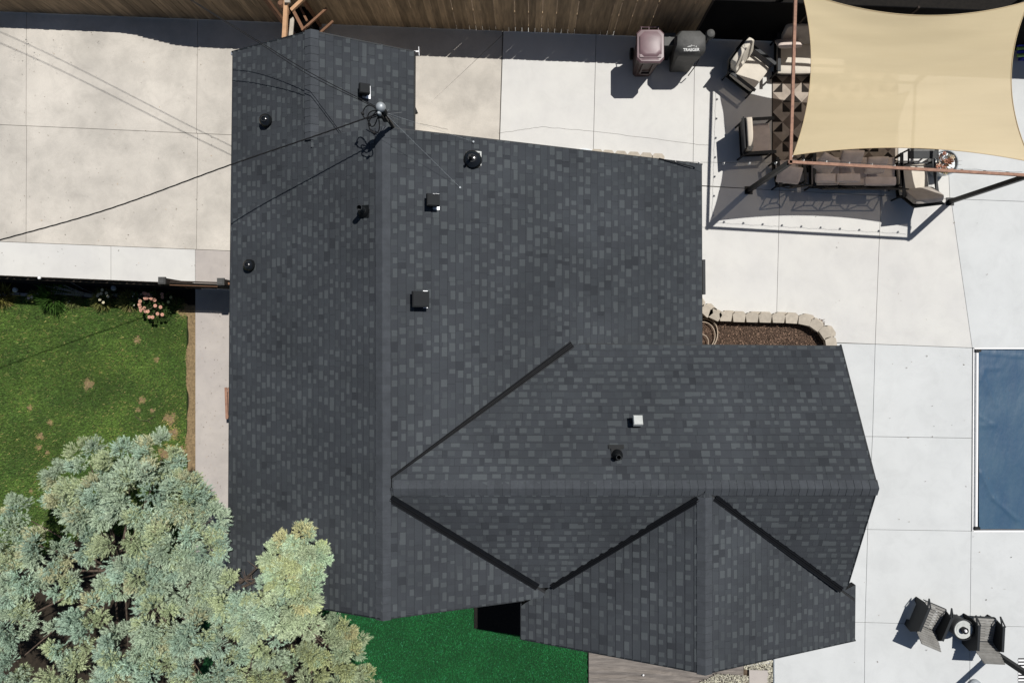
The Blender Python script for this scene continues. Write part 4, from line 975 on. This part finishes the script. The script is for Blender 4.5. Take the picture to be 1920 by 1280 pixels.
# striped float at the right edge
t = thing('pool_float', P(1930, 92), 'blue pool float with lime green stripes at the far right edge', 'pool float')
for i in range(6):
    mb = MB(); mb.tube([P(1908, 72 + i * 6.5, .3 + .03 * math.sin(i)), P(1960, 68 + i * 6.5, .3)], .042, 10); obj('float_tube', mb, M['float_green' if i % 2 else 'float_blue'], t, smooth=True)
mb = MB(); mb.box(P(1936, 92, .13), (.55, .5, .24)); obj('float_base', mb, M['float_blue'], t)

# ------------------------------------------------------------------ bin and grill
bt = thing('trash_bin', G(1220, 84, 1.3), 'maroon wheeled trash bin with faded lid beside the covered grill', 'trash bin'); c = G(1220.5, 84, 1.3)
mb = MB(); w1, d1, w0, d0 = .60, .70, .46, .52
def ringp(w, d_, z, k=.06, oy=0): return [(x, y + oy, z) for x, y in ((-w / 2 + k, -d_ / 2), (w / 2 - k, -d_ / 2), (w / 2, -d_ / 2 + k), (w / 2, d_ / 2 - k), (w / 2 - k, d_ / 2), (-w / 2 + k, d_ / 2), (-w / 2, d_ / 2 - k), (-w / 2, -d_ / 2 + k))]
def loft(mb, rings, c, cap=True):
    k = len(rings[0]); vs = [Vector(p) + Vector(c) for r in rings for p in r]; n_ = len(rings)
    fs = [(i * k + j, i * k + (j + 1) % k, (i + 1) * k + (j + 1) % k, (i + 1) * k + j) for i in range(n_ - 1) for j in range(k)]
    if cap: fs += [tuple(range(k - 1, -1, -1)), tuple((n_ - 1) * k + j for j in range(k))]
    mb.add(vs, fs)
loft(mb, [ringp(w0, d0, .02), ringp(w0 + .03, d0 + .04, .3), ringp(w1 - .04, d1 - .05, 1.05), ringp(w1 + .03, d1 + .02, 1.06), ringp(w1 + .03, d1 + .02, 1.16), ringp(w1, d1, 1.17)], c)
for sx in (-1, 1): mb.box(c + Vector((sx * .12, -.33, .72)), (.035, .05, .62))
mb.box(c + Vector((0, -.33, .42)), (.28, .05, .04))
obj('body', mb, M['bin_dark'], bt)
mb = MB(); loft(mb, [ringp(.64, .77, 1.175, .09), ringp(.65, .78, 1.21, .09), ringp(.62, .73, 1.245, .1), ringp(.52, .6, 1.25, .1), ringp(.50, .57, 1.285, .1, .03), ringp(.40, .45, 1.30, .1, .03)], c); lid = obj('lid', mb, M['bin'], bt, smooth=True)
mb = MB(); mb.box(c + Vector((0, -.245, 1.262)), (.50, .07, .02)); obj('lid_step', mb, M['bin'], lid)
mb = MB(); mb.tube([c + Vector((-.22, .47, 1.16)), c + Vector((.22, .47, 1.16))], .014, 8)
for x in (-.2, -.02, .2): mb.tube([c + Vector((x, .36, 1.14)), c + Vector((x, .47, 1.16))], .012, 6)
obj('handle', mb, M['bin'], bt)
for sx in (-1, 1):
    mb = MB(); mb.tube([c + Vector((sx * .24, .27, .14)), c + Vector((sx * .31, .27, .14))], .14, 18); obj('wheel', mb, M['black_metal'], bt)
t = thing('storage_box', G(1256, 74, .85), 'grey flat-topped box standing between trash bin and covered grill', 'box'); c = G(1256, 74, .9)
mb = MB(); mb.box(c + Vector((0, 0, .88)), (.27, .30, .04)); obj('lid', mb, M['cover'], t); mb = MB(); mb.box(c + Vector((0, 0, .43)), (.24, .28, .84)); obj('body', mb, M['black_metal'], t)
gl = thing('covered_grill', G(1297, 82, 1.2), 'pellet grill under a dark grey cover with white mountain logo', 'grill'); c = G(1295, 80, 1.2)
mb = MB(); rings = []
for (w, d_, z, k_, oy) in ((.52, .46, .06, .05, -.02), (.56, .46, .5, .05, 0), (.64, .5, .8, .06, 0), (.70, .56, 1.05, .08, 0), (.71, .55, 1.18, .12, .0), (.66, .44, 1.27, .12, .02), (.55, .28, 1.30, .1, .04)):
    rings.append([(x + random.uniform(-.008, .008), y, z) for x, y, z in ringp(w, d_, z, k_, oy)])
loft(mb, rings, c); obj('cover', mb, M['cover'], gl, smooth=True)
mb = MB(); q = c + Vector((.44, .16, 0)); mb.lathe(q, [(.045, .75), (.045, 1.2)], 12); obj('chimney', mb, M['black_metal'], gl)
mb = MB(); mb.lathe(q, [(.05, 1.17), (.10, 1.20), (.115, 1.27), (.09, 1.34), (.03, 1.37)], 18); obj('chimney_cap', mb, M['cover'], gl, smooth=True)
for sx in (-.22, .2):
    mb = MB(); mb.tube([c + Vector((sx, -.2, 0)), c + Vector((sx, -.2, .1))], .03, 8); obj('leg', mb, M['black_metal'], gl)
mb = MB(); mb.tube([c + Vector((.33, -.12, 1.0)), c + Vector((.27, -.3, .6)), c + Vector((.2, -.36, .1))], .012, 6); obj('drawstring', mb, M['satin_black'], gl)
cu = bpy.data.curves.new('lettering', 'FONT'); cu.body = 'TRAEGER'; cu.size = .092; cu.align_x = 'CENTER'; cu.extrude = .001; cu.offset = .0016
tmp = bpy.data.objects.new('tmp', cu); COL.objects.link(tmp); bpy.context.view_layer.update()
me = bpy.data.meshes.new_from_object(tmp.evaluated_get(bpy.context.evaluated_depsgraph_get())); bpy.data.objects.remove(tmp)
me.materials.clear(); me.materials.append(M['print'])
lt = bpy.data.objects.new('lettering', me); COL.objects.link(lt); lt.parent = gl; lt.location = Vector((c.x - .005, c.y - .235, 1.275)) - wloc(gl); lt.rotation_euler = (.30, 0, .02); lt.scale = (.98, 1, 1); lt['label'] = 'white lettering TRAEGER on the cover'
mb = MB()
for tri in (((-.11, 0), (-.05, .035), (-.01, .0)), ((-.06, .0), (.0, .055), (.035, .02), (.015, .015)), ((.03, .02), (.06, .04), (.08, .01)), ((.095, 0), (.105, .04), (.13, 0))):
    R = RX(.30); base = Vector((c.x - .005, c.y - .15, 1.299))
    pp = [base + R @ Vector((a, b, 0)) for a, b in tri]; mb.add(pp + [p - Vector((0, 0, .003)) for p in pp], [tuple(range(len(pp)))[::-1]] + [tuple(range(len(pp)))] )
obj('mountain_logo', mb, M['print'], gl)

# ------------------------------------------------------------------ low slatted chairs, fire table, second shade post
def lounge(label, loc, rz):
    t = thing('patio_chair', loc, label, 'chair', None, rz)
    def o(nm, mb, m): return obj(nm, mb, M[m], t, local=True)
    for sx in (-1, 1):
        x = sx * .30; mb = MB()
        prof = [(.34, .34), (.26, .60), (-.34, .60), (-.48, .30), (-.42, .0), (-.28, .0), (-.24, .12), (.18, .12), (.24, .0), (.34, .0)]
        hole = [(.36, .47), (.16, .55)]
        vs = [(x - .012, a, b) for a, b in prof] + [(x + .012, a, b) for a, b in prof]; k_ = len(prof)
        mb.add(vs, [tuple(range(k_)), tuple(range(2 * k_ - 1, k_ - 1, -1))] + [(i, i + k_, (i + 1) % k_ + k_, (i + 1) % k_) for i in range(k_)]); o('side_panel', mb, 'satin_black')
        mb = MB(); mb.box((x, -.03, .61), (.06, .62, .02)); mb.beam((x - .04, .26, .61), (x, .47, .47), .022, .03); mb.beam((x + .04, .26, .61), (x, .47, .47), .022, .03); o('armrest', mb, 'satin_black')
    for i in range(9):
        y = .34 - i * .068; mb = MB(); mb.box((0, y, .36 - i * .012), (.56, .052, .02), rz=0); o('slat', mb, 'slat')
    for i in range(8):
        y = -.27 - i * .04; z = .30 + i * .066; mb = MB(); mb.box((0, y, z), (.56 - max(0, i - 4) * .02, .02, .055), M=RX(.52)); o('slat', mb, 'slat')
    mb = MB(); mb.box((0, .37, .3), (.58, .02, .08)); o('front_rail', mb, 'satin_black')
    mb = MB(); mb.beam((0, -.275, .27), (0, -.565, .775), .52, .012); o('back_panel', mb, 'slat')
    return t
lounge('slatted dark lounge chair left of the fire table, turned slightly', G(1744, 1160, .35), -.40)
lounge('slatted dark lounge chair right of the fire table, in front of the steel post', G(1845, 1186, .35), -.05)
c = G(1807, 1180, .45); t = thing('fire_table', c, 'small round fire table with silver bowl and white ball between two slatted chairs', 'fire table')
mb = MB(); mb.lathe(c, [(.20, 0), (.23, .05), (.23, .38), (.255, .42), (.262, .46), (.235, .465), (.225, .44), (.225, .40), (.01, .40)], 32); obj('body', mb, M['satin_black'], t, smooth=True)
mb = MB(); mb.lathe(c, [(.02, .41), (.226, .41), (.226, .432), (.17, .428), (.165, .435), (.13, .43), (.02, .43)], 32); obj('top', mb, M['steel_light'], t, smooth=True)
mb = MB(); mb.lathe(c, [(.075, .43), (.08, .52), (.06, .52), (.055, .47), (.01, .47)], 24); obj('burner', mb, M['black_metal'], t, smooth=True)
mb = MB(); mb.lathe(c + Vector((0, 0, .52)), [(.005, -.04), (.03, -.028), (.042, 0), (.03, .028), (.005, .04)], 18); obj('fire_ball', mb, M['white'], label='small white ball in the centre of the fire table', cat='ball', smooth=True)
pf = thing('steel_post', P(1862, 1224), 'dark square steel post at the lower right corner behind the slatted chair', 'post'); c = P(1864, 1222)
mb = MB(); mb.box((c.x, c.y, ZP / 2), (.11, .11, ZP)); obj('shaft', mb, M['black_metal'], pf); mb = MB(); mb.box((c.x, c.y, .008), (.22, .22, .014)); obj('base_plate', mb, M['black_metal'], pf)
mb = MB(); c = P(1826, 1284); mb.lathe(c, [(.17, 0), (.17, .06), (.12, .12), (.04, .14)], 24); obj('grey_dome', mb, M['silver'], label='low grey dome lid at the bottom edge near the drain grate', cat='lid', smooth=True)
t = thing('drain_grate', P(1925, 1258), 'pale slotted drain grate at the lower right corner of the patio', 'grate')
for i in range(9):
    mb = MB(); mb.beam(P(1909, 1237 + i * 6.2, .008), P(1950, 1237 + i * 6.2, .008), .045, .012); obj('bar', mb, M['white'], t)
mb = MB(); mb.box(P(1930, 1262, .0025), (.56, .78, .004)); obj('backing', mb, M['black_metal'], t)

# ------------------------------------------------------------------ bottom edge: fabric, gravel, stepping slab, edging pipe
mb = MB(); mb.prism([P(1103, 1101)[:2], P(1448, 1101)[:2], P(1448, 1450)[:2], P(1103, 1450)[:2]], -.12, -.04); obj('gravel_bed', mb, M['soil'], kind='structure')
nx, ny = 130, 60; vs = []; fs = []
for j in range(ny + 1):
    for i in range(nx + 1):
        u, v = i / nx, j / ny; x = 1104 + 290 * u; y = 1195 + 175 * v - 0 * u
        fold = (y - 1228) - 60 * (u ** 1.3) * (1 - v * .9)
        z = .03 + .035 * abs(math.sin(fold * .16 + 1.2 * math.sin(u * 5))) + .016 * math.sin(fold * .47 + u * 9) + .008 * math.sin(u * 26 + v * 9)
        vs.append(tuple(P(x, y, z)))
for j in range(ny):
    for i in range(nx): a = j * (nx + 1) + i; fs.append((a, a + nx + 1, a + nx + 2, a + 1))
mb = MB(); mb.add(vs, fs); obj('ground_fabric', mb, M['tarp'], label='wrinkled brown ground fabric along the south gable', cat='fabric', smooth=True)
def pebbles(name, pts_poly, n, label, z=.06, s=(.008, .022)):
    xs = [p[0] for p in pts_poly]; ys = [p[1] for p in pts_poly]; mb = MB(); k = 0
    ico = [Vector(v) for v in ((0, 0, 1), (.9, 0, .3), (.28, .85, .3), (-.72, .53, .3), (-.72, -.53, .3), (.28, -.85, .3))]
    F_ = [(0, 1, 2), (0, 2, 3), (0, 3, 4), (0, 4, 5), (0, 5, 1)]; V = []; T = []
    while k < n:
        x, y = random.uniform(min(xs), max(xs)), random.uniform(min(ys), max(ys))
        if not clip([(x, y), (x + .01, y), (x, y + .01)], pts_poly): continue
        p = P(x, y, z); r = random.uniform(*s); a = random.random() * 6; ca, sa_ = math.cos(a), math.sin(a); sx_ = random.uniform(.7, 1.3)
        w = [p + Vector(((q.x * ca - q.y * sa_) * r * sx_, (q.x * sa_ + q.y * ca) * r, q.z * r * .7)) for q in ico]
        w = [q_ + Vector((random.uniform(-.2, .2) * r, random.uniform(-.2, .2) * r, 0)) for q_ in w]
        t_ = random.choice((.35, .7, 1, 1.2, 1.5))
        for f in F_: V += [tuple(w[i]) for i in f]; T += [(t_, t_, t_ * random.uniform(.85, 1))] * 3
        k += 1
    tri_cloud(name, np.array(V), None, np.array(T), M['pebble'], label=label, kind='stuff')
M['pebble'] = mat('pebble_stone', (.44, .42, .36), .85, vcol=True)
pebbles('gravel', [(1225, 1282), (1290, 1258), (1345, 1262), (1388, 1240), (1403, 1240), (1403, 1310), (1225, 1310)], 2600, 'light speckled gravel below the south ridge end', z=.095)
pebbles('gravel', [(1395, 1238), (1448, 1238), (1448, 1256), (1395, 1254)], 520, 'narrow gravel strip above the small square paving slab', z=.03)
pebbles('gravel', [(1439, 1250), (1448, 1250), (1448, 1310), (1439, 1310)], 400, 'thin gravel strip between paving slab and edging pipe', z=.03)
mb = MB(); mb.prism([P(1404, 1254)[:2], P(1440, 1255)[:2], P(1440, 1330)[:2], P(1404, 1330)[:2]], -.05, .035); obj('paving_slab', mb, M['conc_path'], label='small rectangular concrete paving slab by the bottom edge', cat='slab')
mb = MB(); mb.prism([P(1396, 1200)[:2], P(1446, 1200)[:2], P(1446, 1241)[:2], P(1402, 1248)[:2]], -.05, .03); obj('paving_slab', mb, M['conc_new'], label='pale wedge of paving tucked under the south-east rake', cat='slab')
mb = MB(); mb.tube([P(1451, 1180, .03), P(1451, 1400, .03)], .02, 10); obj('edging_pipe', mb, M['silver'], label='thin grey pipe edging along the patio at the bottom', cat='pipe')
mb = MB(); mb.lathe(P(1206, 1264, .08), [(.02, 0), (.03, .02), (.02, .04)], 6); obj('pebble_stone', mb, M['white'], label='single pale pebble lying on the brown fabric', cat='pebble')

M['leaf_dry'] = mat('dry_leaf', (.16, .11, .06), .9, vcol=True)
chips('leaf_litter', 90, (1460, 390, 1900, 1270), M['leaf_dry'], .016, 'few tiny dry leaves blown over the patio', z=.002)
chips('leaf_litter', 260, (-60, 60, 425, 500), M['leaf_dry'], .012, 'dry leaf crumbs scattered on the old drive', z=.002)
chips('leaf_litter', 130, (366, 575, 430, 1000), M['leaf_dry'], .012, 'dry crumbs scattered on the side path', z=.002)
# ------------------------------------------------------------------ junipers
def juniper(name, base, blobs, label, dens, tilt, tones, bare=()):
    t = thing(name, base, label, 'tree'); base = Vector(base)
    C = np.array([tuple(P(b[0], b[1], b[3])) for b in blobs]); Rr = np.array([b[2] * (H - b[3]) / F for b in blobs])
    # trunk and limbs
    top = Vector((float(C[:, 0].mean()), float(C[:, 1].mean()), float(C[:, 2].max()) * .75)); mb = MB()
    mb.tube([base, base.lerp(top, .35) + Vector((.08, -.05, 0)), base.lerp(top, .7), top], [.22, .17, .12, .05], 12); obj('trunk', mb, M['bark'], t, smooth=True)
    for i, c in enumerate(C):
        c = Vector(c); s = base.lerp(top, random.uniform(.35, .9)); mid = s.lerp(c, .5) + Vector((0, 0, -.15)); mb = MB()
        mb.tube([s, mid, c], [.03, .02, .008], 7); obj('limb', mb, M['bark'], t, smooth=True)
    for (a, b, r) in bare:
        mb = MB(); a = P(*a); b = P(*b); mb.tube([a, a.lerp(b, .5) + Vector((.03, .02, .04)), b], [r, r * .7, r * .3], 6)
        for q in range(9):
            s = a.lerp(b, random.uniform(.2, 1)); mb.tube([s, s + Vector((random.uniform(-.18, .22), random.uniform(-.1, .2), random.uniform(0, .12)))], [.008, .002], 4)
        obj('limb', mb, M['bark'], t, label='bare dry branch')
    allV, allT = [], []
    for c, r, bl in zip(C, Rr, blobs):
        tone = tones[bl[4]] if len(bl) > 4 else tones[0]
        ns = max(9, int(r * r * 46)); 
        u = rng.normal(size=(ns, 3)); u[:, 2] = np.abs(u[:, 2]) * 1.0 - .25; u /= np.linalg.norm(u, axis=1)[:, None]
        sc = c + u * r * rng.uniform(.5, 1.0, (ns, 1)) * np.array([1, 1, .8]); sr = r * rng.uniform(.18, .34, ns) + .05
        for k in range(ns):
            n = int(dens * (sr[k] ** 2) * 420) + 46
            d = rng.normal(size=(n, 3)); d[:, 2] += .35; d /= np.linalg.norm(d, axis=1)[:, None]
            p = sc[k] + d * sr[k] * rng.uniform(.25, .8, (n, 1))
            dirs = d * .75 + u[k] * .55 + np.array([tilt[0], tilt[1], .1]) + rng.normal(size=(n, 3)) * .22; dirs /= np.linalg.norm(dirs, axis=1)[:, None]
            hue = rng.random(); col = np.array(tone) * (1.15 - .3 * rng.random())
            if hue < .2: col = col * np.array([1.06, 1.0, .82])
            elif hue < .28: col = col * np.array([1.12, .94, .80])
            elif hue > .75: col = col * np.array([.92, 1.0, 1.06])
            Ls = rng.uniform(.07, .15, n) * (.7 + sr[k]); sd = np.cross(dirs, rng.normal(size=(n, 3))); sd /= np.linalg.norm(sd, axis=1)[:, None]
            up2 = np.cross(sd, dirs); m_ = 13
            for j in range(m_):
                f = (j + .5) / m_; side = (1 if j % 2 else -1); b0_ = p + dirs * (Ls * f)[:, None]
                ld = dirs * .85 + sd * side * rng.uniform(.35, .75, (n, 1)) + up2 * rng.uniform(-.45, .45, (n, 1)); ld /= np.linalg.norm(ld, axis=1)[:, None]
                ll = (.020 + .030 * (1 - f)) * rng.uniform(.7, 1.3, (n, 1)); w = np.cross(ld, rng.normal(size=(n, 3))); w /= np.linalg.norm(w, axis=1)[:, None]; w *= .0055 + .002 * rng.random((n, 1))
                allV.append(np.stack([b0_ - w, b0_ + ld * ll * 1.5, b0_ + w], 1).reshape(-1, 3))
                cc = col * rng.uniform(.8, 1.15, (n, 1)) * (.82 + .3 * f); allT.append(np.repeat(cc, 3, 0))
    V = np.concatenate(allV); T = np.concatenate(allT); print(name, len(V) // 3, 'leaf triangles')
    tri_cloud('foliage', V, None, T, M['juniper'], t)
    return t
B1_ = [(305, 855, 42, 3.0), (345, 880, 32, 2.8), (245, 868, 48, 3.0), (168, 868, 42, 2.8), (115, 893, 30, 2.4), (130, 950, 42, 2.8), (190, 935, 62, 3.4), (275, 930, 66, 3.7), (345, 940, 52, 3.5), (385, 980, 42, 3.2),
       (395, 1035, 42, 3.2), (382, 948, 30, 3.0), (398, 975, 26, 3.0), (404, 1075, 34, 3.4), (330, 1010, 62, 4.0), (245, 1010, 60, 4.0), (38, 965, 36, 2.8), (15, 1005, 46, 3.0), (85, 1030, 48, 3.4), (45, 1080, 52, 3.4), (120, 1090, 34, 3.4), (170, 1170, 50, 4.1), (130, 1200, 40, 3.8),
       (275, 1075, 52, 4.2), (350, 1090, 55, 4.0), (405, 1110, 48, 3.6), (300, 1160, 55, 4.4), (370, 1180, 60, 4.2), (240, 1210, 55, 4.4), (20, 1170, 46, 3.4), (20, 1250, 44, 3.4), (130, 1270, 52, 3.8), (210, 1290, 55, 4.0), (300, 1260, 60, 4.2), (380, 1265, 55, 4.0), (-45, 1050, 60, 3.0), (-45, 1190, 60, 3.2), (60, 1305, 40, 3.4), (160, 1020, 34, 3.5), (215, 1100, 30, 3.7)]
juniper('juniper_tree', P(210, 1090, 0), B1_, 'broad blue green juniper filling the lower left corner over the lawn', 1.0, (0, .12), [(1, 1.02, 1)])
B2_ = [(572, 1015, 34, 4.7, 1), (565, 1040, 34, 4.7, 1), (592, 1045, 24, 4.6, 1), (560, 1105, 40, 4.6, 1), (500, 1118, 34, 4.3, 0), (538, 1035, 34, 4.6, 1), (585, 1070, 30, 4.6, 1), (545, 1080, 40, 4.7, 1), (515, 1040, 22, 4.4, 1), (535, 1130, 46, 4.5, 1), (480, 1150, 44, 4.2, 0), (435, 1115, 42, 4.1, 0), (440, 1170, 40, 4.0, 0), (560, 1165, 36, 4.2, 1), (505, 1200, 46, 4.0, 0),
       (640, 1175, 30, 3.2, 2), (655, 1195, 28, 3.1, 2), (610, 1215, 38, 3.4, 2), (650, 1235, 34, 3.2, 2), (570, 1240, 42, 3.6, 2), (500, 1265, 42, 3.6, 2), (690, 1272, 24, 2.8, 2), (650, 1285, 36, 3.0, 2), (590, 1295, 42, 3.4, 2), (440, 1235, 36, 3.6, 0), (430, 1290, 40, 3.6, 0)]
juniper('juniper_tree', P(500, 1190, 0), B2_, 'pale yellowish green juniper leaning over the lower left corner of the roof', 1.0, (.12, .1), [(1, 1.02, .98), (1.16, 1.14, 1.0), (.90, .88, .74)],
        bare=[((450, 1092, 4.0), (486, 1060, 4.5), .03), ((455, 1100, 3.9), (505, 1078, 4.3), .03), ((440, 1088, 4.0), (480, 1085, 4.2), .025), ((470, 1250, 3.9), (478, 1195, 4.2), .02)])
print('objects', len(bpy.data.objects))
